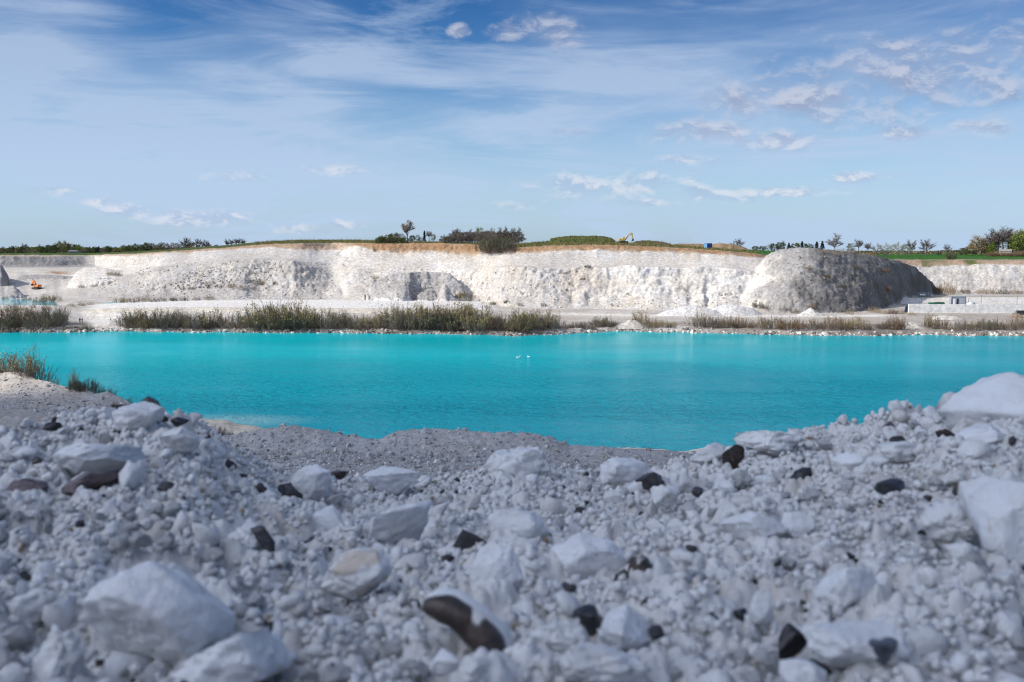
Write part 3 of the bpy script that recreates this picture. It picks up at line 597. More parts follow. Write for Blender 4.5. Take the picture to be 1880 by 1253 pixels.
def flint_mat(name, body, cortex=.5, rough=.32):
    """glassy flint body, chalky white rind in patches"""
    m, nt, b = newmat(name)
    tc = nt.node('ShaderNodeTexCoord').outputs['Object']
    oi = nt.node('ShaderNodeObjectInfo').outputs['Random']
    p = nt.vmath('ADD', tc, nt.comb(nt.math('MULTIPLY', oi, 11.0), oi, nt.math('MULTIPLY', oi, 5.0)))
    a = nt.noise(p, 26, 4, .55, .5); d = nt.noise(p, 90, 4, .6); k = nt.noise(p, 17, 3, .5, .3)
    c = nt.mix(nt.ramp(a, .35, .7), c4([x * .55 for x in body]), c4([x * 1.5 for x in body]))
    c = nt.mix(nt.ramp(d, .62, .72, 0, .35), c, (.22, .16, .11, 1))
    mk = nt.ramp(k, cortex, cortex + .05)
    c = nt.mix(mk, c, (.70, .68, .66, 1))
    nt.set(b, 'Base Color', c); nt.set(b, 'Roughness', nt.math('ADD', nt.math('MULTIPLY', mk, .6), rough)); b.inputs['Specular IOR Level'].default_value = .45
    bump(nt, b, nt.math('ADD', d, nt.math('MULTIPLY', mk, .6)), .6, .004)
    return m
M_CH = chalk_mat('chalk'); M_CHC = chalk_mat('chalk_crumbs', True)
M_CHS = chalk_mat('stained_chalk', False, (1, 1, 1), .54); M_CHB = chalk_mat('chalk_clean', False, (1.03, 1.04, 1.06))
M_FB = flint_mat('black_flint', (.030, .029, .033), .67); M_FBR = flint_mat('brown_flint', (.052, .037, .030), .66, .42)
M_FG = flint_mat('grey_flint', (.075, .085, .105), .64); M_FP = flint_mat('patched_flint', (.035, .032, .034), .46)
M_FV = flint_mat('violet_brown_flint', (.12, .095, .098), .58, .55)
# ground of the rubble heap: from under the camera to its crest, then falling away to the terrace
CR = [(-700,734,1.7),(-300,776,1.75),(0,804,1.8),(80,798,1.8),(150,791,1.8),(215,778,1.82),(255,774,1.84),(285,776,1.85),(330,778,1.86),(370,800,1.9),(400,826,1.95),(440,856,2.0),(500,880,2.1),(600,890,2.2),(700,896,2.25),(800,900,2.3),
      (870,888,2.3),(930,878,2.3),(1000,880,2.3),(1060,890,2.3),(1140,882,2.25),(1210,872,2.25),(1260,860,2.2),(1300,846,2.15),(1350,834,2.1),(1400,820,2.1),(1450,814,2.1),(1500,812,2.1),(1560,800,2.05),(1600,788,2.0),(1660,776,2.0),(1720,764,2.0),(1760,752,2.0),(1820,738,2.0),(1880,720,2.0),(2100,684,1.95),(2700,654,1.9)]
ca = np.array([float(ray(p, y)[0] / ray(p, y)[1]) for p, y, _ in CR]); cD_ = np.array([q[2] for q in CR]); cZ_ = np.array([zat(y, D) for _, y, D in CR])
D0, Z0 = .82, zat(1253, .82)
def fg_base(x, y):
    a = x / np.maximum(y, .05); D = np.interp(a, ca, cD_); zc = np.interp(a, ca, cZ_)
    t = (y - D0) / (D - D0)
    up = Z0 + (zc - Z0) * np.where(t > 0, t, t * .35)
    hump = -.035 * np.sin(np.clip(t, 0, 1) * PI) 
    over = y - D; down = zc - .5 * np.maximum(over, 0) * sstep(0, .5, over) - .35 * np.maximum(over, 0) ** 1.15
    return np.where(over < 0, up + hump * 0, down)
def fg_z(x, y):
    z = fg_base(x, y)
    l1 = fbm(x / .30, y / .30, .3, 3, 301); l2 = fbm(x / .085, y / .085, .7, 4, 303)
    w, r = worley(x / .036 + .3 * l2, y / .036, 305); w2, r2 = worley(x / .014, y / .014, 307)
    return z + l1 * .030 + l2 * .034 + dome(w) * .019 * (.25 + r) + dome(w2) * .0075 * (.4 + r2)
FA = np.concatenate([np.linspace(-2.8, -.87, 150), np.linspace(-.85, .85, 900), np.linspace(.87, 2.8, 150)]); fc = len(FA)
FY = np.concatenate([np.arange(.30, .62, .008), np.arange(.62, 2.45, .0033), np.arange(2.45, 3.2, .02), np.geomspace(3.2, 7.0, 26)])
Yg = np.repeat(FY[:, None], fc, 1); Xg = Yg * FA
Zg = fg_z(Xg, Yg)
v1 = fbm(Xg / .05, Yg / .05, .2, 4, 311)
cg = mixc(np.broadcast_to(np.array([.95, .94, .93]), Zg.shape + (3,)).copy(), np.array([.74, .69, .64]), np.clip(v1 * 1.6 - .1, 0, .8))
tag(link('rubble_ground', grid_mesh('rubble_ground', Xg, Yg, Zg, M_CHC, cg)), kind='structure')
def fg_hit(px, py, lift=.026):
    x, y, z = (float(q) for q in ray(px, py)); ys = np.arange(.5, 2.7, .004)
    zz = fg_base(ys * x / y, ys) + lift; ok = np.where(zz >= ys * z / y)[0]
    Y = float(ys[ok[0]]) if len(ok) else float(np.interp(x / y, ca, cD_))
    return Y
# crumbs: thousands of small lumps, one mesh
g = np.random.default_rng(23)
def on_heap(n, y0, y1, ax=.74):
    y = np.sqrt(g.uniform(y0 ** 2, y1 ** 2, n)); x = y * g.uniform(-ax, ax, n)
    k = (y < np.interp(x / y, ca, cD_) + .12); x, y = x[k], y[k]
    return np.stack([x, y, fg_z(x, y)], 1)
PA = on_heap(9200, .55, 2.45); SA = np.clip(g.lognormal(-4.88, .50, len(PA)), .0032, .024); PA[:, 2] += SA * .25
PB = on_heap(66000, .55, 2.4); SB = np.clip(g.lognormal(-5.55, .38, len(PB)), .0018, .0085); PB[:, 2] += SB * .4
kp_ = fbm(PB[:, 0] / .11, PB[:, 1] / .11, .5, 3, 411) > -.18 + .45 * (g.random(len(PB)) - .5); PB, SB = PB[kp_], SB[kp_]
ka_ = fbm(PA[:, 0] / .16, PA[:, 1] / .16, .9, 3, 413) > -.12 + .5 * (g.random(len(PA)) - .5); PA, SA = PA[ka_], SA[ka_]
def visible_spot(P, S, rows):
    """drop the crumbs that would lie on top of a stone's face"""
    dp = P[:, 1] * CT - P[:, 2] * ST; up = P[:, 1] * ST + P[:, 2] * CT; qx = CXP + F * P[:, 0] / dp; qy = CYP - F * up / dp; keep = np.ones(len(P), bool)
    for a, b, w_, h_ in rows:
        keep &= ~(((qx - a) / (w_ * .5)) ** 2 + ((qy - b + h_ * .04) / (h_ * .5)) ** 2 < .92)
    return P[keep], S[keep]
PA, SA = visible_spot(PA, SA, STONE_ROWS); PB, SB = visible_spot(PB, SB, STONE_ROWS)
# the flanks of the heap, beyond the frame
yc_ = g.uniform(.5, 2.3, 21000) ; xc_ = yc_ * g.uniform(.72, 1.75, 21000) * np.where(g.random(21000) < .5, -1, 1); kc_ = yc_ < np.interp(xc_ / yc_, ca, cD_) + .12; xc_, yc_ = xc_[kc_], yc_[kc_]
PCf = np.stack([xc_, yc_, fg_z(xc_, yc_)], 1); SCf = np.clip(g.lognormal(-4.75, .5, len(PCf)), .004, .034); VC, FCc, rc = scatter(PCf, SCf, 1, 53, 12, .85, rough=.34, fine=0, cuts=10, soft=.7, lo=.32, hi=.72)
VA, FAc, ra = scatter(PA, SA, 2, 29, 16, .85, rough=.34, fine=.12, cuts=16, soft=.7, lo=.32, hi=.72); VB, FBc, rb = scatter(PB, SB, 1, 37, 12, .9, rough=.4, fine=0, cuts=9, soft=.7, lo=.3, hi=.75)
rr = np.concatenate([ra, rb, rc])[:, None]
cc = np.where(rr < .80, np.array([[.98, .98, .98]]), np.where(rr < .93, np.array([[.88, .86, .84]]), np.where(rr < .978, np.array([[.86, .82, .78]]), np.where(rr < .994, np.array([[.10, .095, .10]]), np.array([[.50, .38, .27]])))))
tag(link('chalk_crumbs', npmesh('chalk_crumbs', np.concatenate([VA, VB, VC]), [np.concatenate([FAc, FBc + len(VA), FCc + len(VA) + len(VB)])], True, M_CHC, cc)), 'small white chalk crumbs and grit covering the rubble heap', 'rubble', None, 'stuff')
# ------------------------------------------------------------------ the stones one can pick out of the rubble, each a thing of its own
def stone(name, px, py, w_, h_, mat, label, cat, group=None, seed=0, roll=0, yaw=0, sub=4, cuts=9, rough=.09, fine=.03, depth=.85, lo=.5, hi=.9, sink=.30, near=0.0, raw=False):
    """one stone whose centre shows at (px, py), w_ x h_ photo pixels large"""
    Y = fg_hit(px, min(py + h_ * .30, 1300), .014 if mat in (M_FB, M_FBR, M_FG, M_FV, M_FP) else .026); rx, ry, rz = (float(q) for q in ray(px, py))
    fk = .84 if mat in (M_FB, M_FBR, M_FG, M_FV, M_FP) else 1.0
    dist = Y / ry; ww, hh = w_ / F * dist * fk, h_ / F * dist * fk
    Y2 = max(.55, Y + ww * depth * .12 - near); k = Y2 / ry
    if w_ > 84: sub = max(sub, 5)
    cr_ = .0 if mat in (M_FB, M_FBR, M_FG, M_FV, M_FP) else .13 if mat is M_CH else .035
    V = rock_verts(sub, seed, cuts, .66, rough, fine * 1.5, .50, .86, .03) if raw else rock_verts(sub, seed + 500, cuts * 2 + 9, .70, rough * 1.1, fine * 1.5, .60 if lo >= .55 else .40, .92 if lo >= .55 else .46 + (hi - .4) * .62, cr_)
    V = V * np.array([ww / 2, ww * depth / 2, hh / 2]) * 1.02
    me = npmesh(name, V, [ICO[sub][1]], True, mat)
    o = link(name, me); o.location = (rx * k, Y2, rz * k - hh * .06); o.rotation_euler = (R(-12), R(roll), R(yaw))
    return tag(o, label, cat, group)
STONES = []
def S_(name, px, py, w, h, mat, label, cat, **kw):
    kw.setdefault('seed', len(STONES) * 7 + 3); STONES.append((px, py, w, h, label)); return stone(name, px, py, w, h, mat, label, cat, **kw)
ch, fl = 'chalk_boulder', 'flint'
S_(ch, 288, 1122, 272, 212, M_CHB, 'big smooth white chalk boulder, largest stone at lower left', 'boulder', cuts=13, rough=.09, fine=.045, sub=5, roll=4, raw=True, seed=31)
S_(ch, 733, 966, 140, 92, M_CHB, 'wedge-shaped pale chalk block with a sharp upper edge and flat grey face', 'boulder', cuts=5, rough=.04, lo=.35, hi=.7, roll=-14, yaw=25)
S_(ch, 951, 969, 116, 74, M_CHB, 'blocky chalk lump with a flat top, above the egg-shaped lump', 'boulder', cuts=10, rough=.05, lo=.45, hi=.75, roll=8)
S_(ch, 912, 1054, 96, 122, M_CHB, 'tall egg-shaped white chalk lump standing near the middle', 'boulder', cuts=11, rough=.05, lo=.6, roll=10)
S_(ch, 1078, 1024, 148, 100, M_CHB, 'broad chalk block with one flat front face, beside a brown flint', 'boulder', cuts=6, rough=.035, lo=.4, hi=.7, roll=12, yaw=-20)
S_(fl, 1180, 1052, 66, 84, M_FBR, 'brown-black flint wedged against the broad flat-faced chalk block', 'flint', cuts=7, rough=.06, lo=.35, roll=20)
S_(ch, 1222, 1052, 46, 88, M_CH, 'narrow upright chalk chip on the far side of the brown-black flint', 'chalk lump', cuts=7, rough=.08, roll=-8)
S_(ch, 655, 1052, 132, 100, M_CHS, 'blocky chalk boulder with a yellow-brown stain on its top', 'boulder', cuts=8, rough=.06, lo=.45, roll=-6)
S_(ch, 602, 957, 68, 66, M_CHB, 'rounded white chalk lump, almost a ball, left of the wedge block', 'chalk lump', cuts=6, rough=.08)
S_(fl, 552, 903, 104, 44, M_FB, 'black flint lying under the pointed white slab', 'flint', cuts=7, rough=.05, lo=.4, roll=16, sub=4)
S_(ch, 568, 886, 88, 70, M_CHB, 'pointed white chalk slab resting on black flint', 'boulder', cuts=5, rough=.04, lo=.35, hi=.7, roll=-10, near=.02)
S_(ch, 948, 852, 124, 84, M_CH, 'peaked chalk block with a dark chip, standing up on the middle crest', 'boulder', cuts=6, rough=.07, lo=.45, roll=5)
S_(fl, 968, 848, 26, 28, M_FB, 'dark flint chip set in the peaked chalk block', 'flint', cuts=6, sub=3, near=.07)
S_(ch, 722, 880, 104, 56, M_CHB, 'low pointed chalk lump on the middle crest right of a flat brown flint', 'boulder', cuts=6, rough=.06, lo=.45)
S_(fl, 622, 872, 48, 20, M_FBR, 'flat brown flint on the middle crest left of a low pointed lump', 'flint', cuts=7, sub=3)
S_(ch, 1152, 866, 100, 58, M_CHB, 'smooth low white lump on the crest left of a grey and white flint', 'boulder', cuts=5, rough=.04)
S_(fl, 1202, 886, 80, 52, M_FP, 'black and white banded flint just below the right crest', 'flint', cuts=7, rough=.08, roll=-10, near=.02)
S_(ch, 1222, 908, 54, 42, M_CH, 'pale squarish lump hanging under the black and white flint', 'chalk lump', cuts=8, near=.02)
S_(ch, 1252, 878, 42, 56, M_CH, 'rounded chalk lump right of the black and white flint', 'chalk lump', cuts=6)
S_(fl, 1281, 903, 26, 24, M_FB, 'tiny black flint below the crest at the right of the dip', 'flint', cuts=6, sub=3)
S_(ch, 1386, 968, 112, 58, M_CHB, 'long tilted smooth chalk lump in the right slope', 'boulder', cuts=6, rough=.04, roll=18)
S_(fl, 1472, 876, 48, 48, M_FB, 'black flint knob on the right slope', 'flint', cuts=8, rough=.1)
S_(fl, 1632, 893, 62, 38, M_FG, 'blue-grey triangular flint on the right slope', 'flint', cuts=5, rough=.04, lo=.35, roll=-6)
S_(fl, 1344, 836, 50, 58, M_FBR, 'brown flint upright on the right crest', 'flint', cuts=6, rough=.08, roll=20)
S_(ch, 1302, 832, 74, 44, M_CH, 'rounded chalk lump on the crest left of the upright brown flint', 'boulder', cuts=6, rough=.1)
S_(ch, 1412, 812, 120, 50, M_CH, 'long crumbly chalk lump on the right crest', 'boulder', cuts=6, rough=.14)
S_(fl, 1626, 787, 48, 32, M_FV, 'grey-brown squarish flint on the right crest', 'flint', cuts=8, rough=.05, lo=.4, roll=-12)
S_(fl, 1648, 811, 36, 28, M_FB, 'small black flint under the grey-brown squarish flint', 'flint', cuts=7, sub=3)
S_(fl, 1742, 801, 64, 24, M_FBR, 'thin crooked dark flint sliver on the right slope', 'flint', cuts=7, rough=.12, roll=24, depth=.5)
S_(ch, 1850, 742, 240, 136, M_CHB, 'big smooth white slab on the right crest against the water', 'boulder', cuts=5, rough=.03, fine=.01, sub=5, roll=-14, lo=.5, near=-.1)
S_(ch, 1856, 950, 150, 176, M_CHB, 'bright flat-faced white slab at the right edge', 'boulder', cuts=4, rough=.04, fine=.015, lo=.35, hi=.6, sub=5, roll=-8, yaw=-15)
S_(fl, 1856, 1028, 58, 22, M_FB, 'thin black flint under the bright flat-faced slab', 'flint', cuts=7, depth=.6, roll=-4)
S_(fl, 1856, 752, 60, 22, M_FB, 'black flint lying on the rubble below the big smooth slab', 'flint', cuts=7, depth=.6, roll=-12)
S_(fl, 1822, 762, 30, 16, M_FB, 'small dark flint left of the one below the big smooth slab', 'flint', cuts=7, sub=3)
S_(ch, 1562, 1178, 184, 98, M_CHB, 'big oval chalk boulder with a blue-grey flint end at lower right', 'boulder', cuts=8, rough=.05, lo=.55, sub=5, roll=6)
S_(fl, 1622, 1194, 56, 56, M_FG, 'blue-grey flint end grown into the big oval boulder', 'flint', cuts=7, rough=.06, near=.05)
S_(fl, 1452, 1180, 64, 88, M_FB, 'upright black flint left of the big oval boulder', 'flint', cuts=6, rough=.08, lo=.4, roll=14)
S_(fl, 1498, 1222, 90, 28, M_FB, 'flat black flint beneath the big oval boulder', 'flint', cuts=7, rough=.08, roll=14)
S_(fl, 1086, 1138, 84, 68, M_FB, 'angular black flint beside a pale wedge at bottom centre', 'flint', cuts=5, rough=.04, lo=.35, roll=28)
S_(ch, 1160, 1156, 112, 84, M_CHB, 'pale bluish wedge of chalk beside the angular black flint', 'boulder', cuts=5, rough=.04, lo=.4, hi=.7, roll=18)
S_(fl, 1204, 1160, 34, 28, M_FB, 'black chip on the end of the pale bluish wedge', 'flint', cuts=7, sub=3, near=.05)
S_(ch, 1024, 1170, 110, 86, M_CH, 'crumbly chalk lump left of the angular black flint', 'boulder', cuts=7, rough=.12, fine=.06)
S_(ch, 1108, 1222, 168, 104, M_CH, 'pale pointed chalk boulder at the bottom edge', 'boulder', cuts=6, rough=.07, lo=.45)
S_(fl, 487, 990, 32, 76, M_FB, 'black flint blade standing slantwise left of centre', 'flint', cuts=6, rough=.04, roll=-32, depth=.6, near=.075)
S_(ch, 452, 985, 92, 70, M_CH, 'chalk lump in which the slanting black blade sticks', 'boulder', cuts=7, rough=.1)
S_(fl, 310, 895, 50, 30, M_FB, 'black flint in the middle of the left slope', 'flint', cuts=7, rough=.1)
S_(fl, 176, 882, 126, 50, M_FV, 'flat violet-brown flint slab on the left slope', 'flint', cuts=6, rough=.07, lo=.4, roll=-14)
S_(ch, 48, 896, 100, 48, M_FV, 'violet-brown stone left of the violet-brown slab, at the picture edge', 'boulder', cuts=7, rough=.08)
S_(ch, 170, 836, 150, 62, M_CHB, 'smooth sloping white boulder above the violet-brown slab', 'boulder', cuts=5, rough=.06, roll=-10)
S_(fl, 441, 881, 30, 30, M_FB, 'small black flint left of the pointed white slab', 'flint', cuts=7, sub=3)
S_(ch, 254, 762, 96, 56, M_CHB, 'white chalk lump on the left crest under a black flint', 'boulder', cuts=6, rough=.09)
S_(fl, 276, 738, 42, 24, M_FB, 'black flint on the very top of the left crest', 'flint', cuts=6, rough=.06, roll=12, sub=4, near=.02)
S_(fl, 222, 749, 40, 18, M_FBR, 'dark brown flint on the crest left of the topmost black flint', 'flint', cuts=7, sub=3, near=.02)
S_(fl, 330, 774, 38, 22, M_FB, 'black flint chip on the far shoulder of the left crest', 'flint', cuts=7, sub=3, near=.03)
S_(fl, 298, 769, 28, 16, M_FBR, 'small brown chip just left of the shoulder black chip', 'flint', cuts=7, sub=3, near=.03)
S_(ch, 334, 806, 70, 48, M_CH, 'squarish chalk lump below the shoulder of the left crest', 'boulder', cuts=8, rough=.06)
S_(fl, 97, 783, 36, 22, M_FB, 'black chip near the crest at far left', 'flint', cuts=7, sub=3, near=.03)
S_(fl, 66, 848, 24, 28, M_FBR, 'rust-brown pebble near the left edge', 'pebble', cuts=5, sub=3, near=.02)
S_(fl, 1300, 1140, 48, 32, M_FB, 'black flint chip in the rubble right of the pale wedge', 'flint', cuts=6, sub=3, roll=-20)
S_(fl, 1358, 1128, 34, 30, M_FB, 'black chip right of a similar larger black chip', 'flint', cuts=6, sub=3)
S_(fl, 1698, 976, 36, 16, M_FB, 'thin black chip below the speckled boulder', 'flint', cuts=7, sub=3, near=.03)
S_(fl, 1712, 938, 16, 30, M_FB, 'small black chip on the speckled boulder', 'flint', cuts=7, sub=3, near=.04)
S_(ch, 1740, 958, 100, 84, M_CH, 'speckled chalk boulder left of the bright flat-faced slab', 'boulder', cuts=6, rough=.07)
S_(ch, 1556, 1078, 112, 90, M_CHB, 'chalk boulder with black flint on its right side, above the big oval one', 'boulder', cuts=7, rough=.07, lo=.5)
S_(fl, 1622, 1078, 40, 70, M_FP, 'black and white flint against the right side of a chalk boulder', 'flint', cuts=7, rough=.1, roll=-10)
S_(ch, 1462, 958, 62, 48, M_CHB, 'smooth pale pebble-like lump right of the long tilted lump', 'chalk lump', cuts=5, rough=.05)
S_(ch, 1512, 1006, 52, 38, M_CH, 'small chalk lump below the smooth pale pebble-like lump', 'chalk lump', cuts=7)
S_(ch, 1398, 1110, 44, 70, M_CHB, 'upright rounded chalk lump above the upright black flint', 'chalk lump', cuts=6)
S_(ch, 1470, 1236, 90, 60, M_CHB, 'rounded chalk lump at the bottom edge left of the big oval boulder', 'boulder', cuts=6)
S_(ch, 432, 1204, 210, 120, M_CHB, 'pale broad chalk boulder at the bottom, right of the biggest one', 'boulder', cuts=6, rough=.09, fine=.05, sub=5)
S_(ch, 108, 1205, 96, 124, M_CH, 'knobbly chalk lump at the bottom left of the biggest boulder', 'boulder', cuts=7, rough=.13, fine=.06)
S_(ch, 60, 1112, 80, 70, M_CH, 'chalk lump at the left edge beside the biggest boulder', 'boulder', cuts=7, rough=.1)
S_(ch, 1650, 830, 80, 44, M_CH, 'white lump below the small black flint of the right crest', 'boulder', cuts=6, rough=.1)
S_(ch, 1800, 800, 120, 50, M_CHB, 'long white boulder below the big smooth slab', 'boulder', cuts=6, rough=.08, roll=-8)
S_(ch, 1560, 850, 62, 44, M_CHB, 'greyish smooth lump between the black knob and the blue-grey triangle', 'chalk lump', cuts=6, rough=.05)
# the large curved flint nodule: dark hollowed body, white rind along its outer edge
def nodule():
    Y = fg_hit(862, 1190); rx, ry, rz = (float(q) for q in ray(860, 1172)); k = Y / ry; s = k / F
    e = empty('flint', (rx * k, Y, rz * k), 0, 'large curved brown-black flint nodule with a thick white rind at bottom centre', 'flint')
    e.rotation_euler = (R(-25), 0, 0)
    arc = [(-82, 52), (-62, 58), (-30, 50), (5, 28), (36, -5), (58, -42), (66, -76), (58, -96)]
    for nm, off, rr, mt, ydp in (('rind', 15, 27, M_CHB, .012), ('core', -4, 30, M_FBR, -.012)):
        pts = []
        for i, (a, b) in enumerate(arc):
            q = np.array(arc[min(i+1, len(arc)-1)]) - np.array(arc[max(i-1, 0)]); nrm = np.array([-q[1], q[0]]) / np.linalg.norm(q)
            if nrm[0] < 0: nrm = -nrm
            pts.append(np.array([a, b]) + nrm * off)
        pts = np.array(pts); n = 40; tt = np.linspace(0, len(pts) - 1, n)
        px_, pz_ = np.interp(tt, range(len(pts)), pts[:, 0]), np.interp(tt, range(len(pts)), pts[:, 1])
        V = []
        for i in range(n):
            f = math.sin(PI * (i + .6) / (n + .2)) ** .45; q = np.array([px_[min(i+1, n-1)] - px_[max(i-1, 0)], pz_[min(i+1, n-1)] - pz_[max(i-1, 0)]]); q /= np.linalg.norm(q)
            for j in range(20):
                a = 2 * PI * j / 20; r = rr * f * (1 + .12 * vnoise(i * .22, math.cos(a) * 1.2, math.sin(a) * 1.2, 9))
                V.append(((px_[i] - q[1] * math.cos(a) * r) * s, ydp + math.sin(a) * r * 1.15 * s, (pz_[i] + q[0] * math.cos(a) * r) * s))
        V = np.array(V); idx = np.arange(n * 20).reshape(n, 20); nx = np.roll(idx, -1, 1)
        Fq = np.stack([idx[:-1], nx[:-1], nx[1:], idx[1:]], -1).reshape(-1, 4)
        V = np.concatenate([V, [V[:20].mean(0)], [V[-20:].mean(0)]])
        caps = np.array([[n*20, (j+1) % 20, j] for j in range(20)] + [[n*20+1, (n-1)*20 + j, (n-1)*20 + (j+1) % 20] for j in range(20)])
        link(nm, npmesh(nm, V, [Fq, caps], True, mt), e)
STONES.append((860, 1172, 150, 160, 'large curved brown-black flint nodule')); nodule()
S_(ch, 818, 1212, 56, 44, M_CHB, 'small white lump in the hollow of the large curved nodule', 'chalk lump', cuts=6, rough=.1, near=.05)
S_(ch, 870, 1226, 52, 44, M_CH, 'small chalk lump at the foot of the large curved nodule', 'chalk lump', cuts=6, rough=.1, near=.06)
# the other lumps big enough to count: copies of a few shapes, each labelled by the marked stone it lies next to
g = np.random.default_rng(41)
TM = [npmesh('chalk_lump', rock_verts(4, 900 + i, int(g.integers(14, 30)), soft=.7, rough=g.uniform(.14, .34), fine=g.uniform(.04, .10), lo=.36, hi=.74, crumb=g.uniform(.06, .22)), [ICO[4][1]], True, M_CHB if i % 3 == 0 else M_CH) for i in range(16)]
TF = [npmesh('flint_chip', rock_verts(4, 950 + i, 15, soft=.7, rough=.08, fine=.03, lo=.28, hi=.66), [ICO[4][1]], True, (M_FB, M_FBR, M_FP, M_FB)[i % 4]) for i in range(8)]
short = lambda s: s.split(',')[0]
spots = [(a, b, max(c, d) * .5) for a, b, c, d, _ in STONES]; used = {}; cnt = 0; tries = 0
SIZE = lambda w: 'fist-sized' if w > 64 else 'egg-sized' if w > 44 else 'nut-sized'
ORD = ['', 'second ', 'third ', 'fourth ', 'fifth ', 'sixth ', 'seventh ', 'eighth ', 'ninth ', 'tenth ']
proto = None; recs = []
while cnt < 235 and tries < 20000:
    tries += 1
    py = g.uniform(770, 1250); px = g.uniform(-10, 1890); cr_ = np.interp(px, [a for a, _, _ in CR], [b for _, b, _ in CR])
    if py < cr_ + 6: continue
    w_ = float(np.clip(g.lognormal(3.72, .33), 26, 92)) * (.62 + .5 * (py - 740) / 500)
    if any((px - a) ** 2 + ((py - b) * 1.25) ** 2 < (r * .9 + w_ * .5) ** 2 for a, b, r in spots): continue
    spots.append((px, py, w_ * .5)); cnt += 1
    Y = fg_hit(px, py + w_ * .22, .016); rx, ry, rz = (float(q) for q in ray(px, py)); k = Y / ry; s = w_ / F * k / 2
    isf = g.random() < .14; me = TF[int(g.integers(0, 8))] if isf else TM[int(g.integers(0, len(TM)))]; s *= .5 if isf else 1.0; o = (link('chalk_lump', me) if proto is None else proto.copy())
    if proto is None: proto = o
    else: o.data = me; C.objects.link(o)
    o.location = (rx * k, Y, rz * k); o.scale = (s * g.uniform(.85, 1.2), s * g.uniform(.8, 1.1), s * g.uniform(.62, .9)); o.rotation_euler = tuple(g.uniform(-.5, .5, 2)) + (g.uniform(0, 6.28),)
    ds = [((px - a) ** 2 + (py - b) ** 2, l, a, b) for a, b, _, _, l in STONES]; dd, l, a, b = min(ds)
    ang = math.degrees(math.atan2(b - py, px - a)) % 360
    dirn = ['right of', 'up and right of', 'above', 'up and left of', 'left of', 'down and left of', 'below', 'down and right of'][int((ang + 22.5) // 45) % 8]
    o.name = 'flint_chip' if isf else 'chalk_lump'; recs.append((dd, o, ('dark flint chip' if isf else SIZE(w_) + ' chalk lump'), dirn, short(l)))
for dd, o, sz, dirn, l in sorted(recs, key=lambda r: r[0]):
    key = (sz, dirn, l); k = used.get(key, 0); used[key] = k + 1
    lab = f'{ORD[min(k, 9)]}{sz} {dirn} the {l}'
    tag(o, ' '.join(lab.split()[:16]), 'flint' if 'flint chip' in sz else 'chalk lump', 'dark flint chips in the foreground rubble' if 'flint chip' in sz else 'loose chalk lumps in the foreground rubble')
g = np.random.default_rng(43)
# ------------------------------------------------------------------ plants
def plant_mat(name, a, b_, rough=.8, trans=0.0):
    m, nt, b = newmat(name)
    tc = nt.node('ShaderNodeTexCoord').outputs['Object']; oi = nt.node('ShaderNodeObjectInfo').outputs['Random']
    f = nt.noise(nt.vmath('ADD', tc, nt.comb(oi, oi, oi)), 3.0, 3, .6)
    f = nt.math('ADD', nt.math('MULTIPLY', f, .7), nt.math('MULTIPLY', oi, .35))
    nt.set(b, 'Base Color', nt.mix(nt.ramp(f, .3, .75), c4(a), c4(b_))); b.inputs['Roughness'].default_value = rough; b.inputs['Specular IOR Level'].default_value = .15
    return m
M_TWIG = plant_mat('brown_twigs', (.13, .10, .075), (.22, .175, .13)); M_OLIVE = plant_mat('olive_leaves', (.25, .195, .07), (.40, .315, .14))
M_DRY = plant_mat('dry_stems', (.22, .165, .10), (.33, .26, .165)); M_GREYTW = plant_mat('grey_twigs', (.13, .115, .105), (.20, .175, .16))
M_BARK = plant_mat('bark', (.09, .075, .06), (.16, .14, .12)); M_DKLEAF = plant_mat('dark_leaves', (.045, .068, .020), (.085, .105, .034))
M_SPRING = plant_mat('spring_leaves', (.085, .125, .02), (.15, .19, .035)); M_PALE = plant_mat('pale_leaves', (.20, .23, .11), (.28, .30, .16))
M_CON = plant_mat('conifer_needles', (.014, .028, .018), (.03, .05, .03)); M_RUST = plant_mat('rusty_leaves', (.14, .095, .075), (.22, .16, .13)); M_REDTW = plant_mat('reddish_twigs', (.13, .08, .055), (.20, .135, .09))
class Geo:
    def __init__(s): s.V = []; s.T = []; s.Q = []; s.tm = []; s.qm = []; s.n = 0
    def tri(s, a, b, c, m): s.V += [a, b, c]; s.T.append((s.n, s.n+1, s.n+2)); s.tm.append(m); s.n += 3
    def twig(s, a, b, w, m, g):
        d = b - a; k = np.cross(d, g.normal(size=3)); k *= w / 2 / max(1e-6, np.linalg.norm(k)); s.tri(a - k, a + k, b, m)
    def leaf(s, p, r, m, g):
        u = g.normal(size=3); u /= np.linalg.norm(u); v = np.cross(u, g.normal(size=3)); v /= np.linalg.norm(v)
        s.V += [p - u*r, p - v*r*.6, p + u*r, p + v*r*.6]; s.Q.append((s.n, s.n+1, s.n+2, s.n+3)); s.qm.append(m); s.n += 4
    def tube(s, pts, rad, m, k=5):
        pts = [np.asarray(p, float) for p in pts]; base = s.n
        for i, p in enumerate(pts):
            d = pts[min(i+1, len(pts)-1)] - pts[max(i-1, 0)]; d /= np.linalg.norm(d)
            u = np.cross(d, (0.31, .95, .05)); u /= np.linalg.norm(u); v = np.cross(d, u)
            for j in range(k): s.V.append(p + rad[i] * (u * math.cos(2*PI*j/k) + v * math.sin(2*PI*j/k)))
        s.n += len(pts) * k
        for i in range(len(pts) - 1):
            for j in range(k):
                s.Q.append((base + i*k + j, base + i*k + (j+1) % k, base + (i+1)*k + (j+1) % k, base + (i+1)*k + j)); s.qm.append(m)
    def mesh(s, name, mats):
        fs = []; mi = []
        if s.T: fs.append(np.array(s.T)); mi += s.tm
        if s.Q: fs.append(np.array(s.Q)); mi += s.qm
        return npmesh(name, np.array(s.V), fs, False, mats, None, mi)
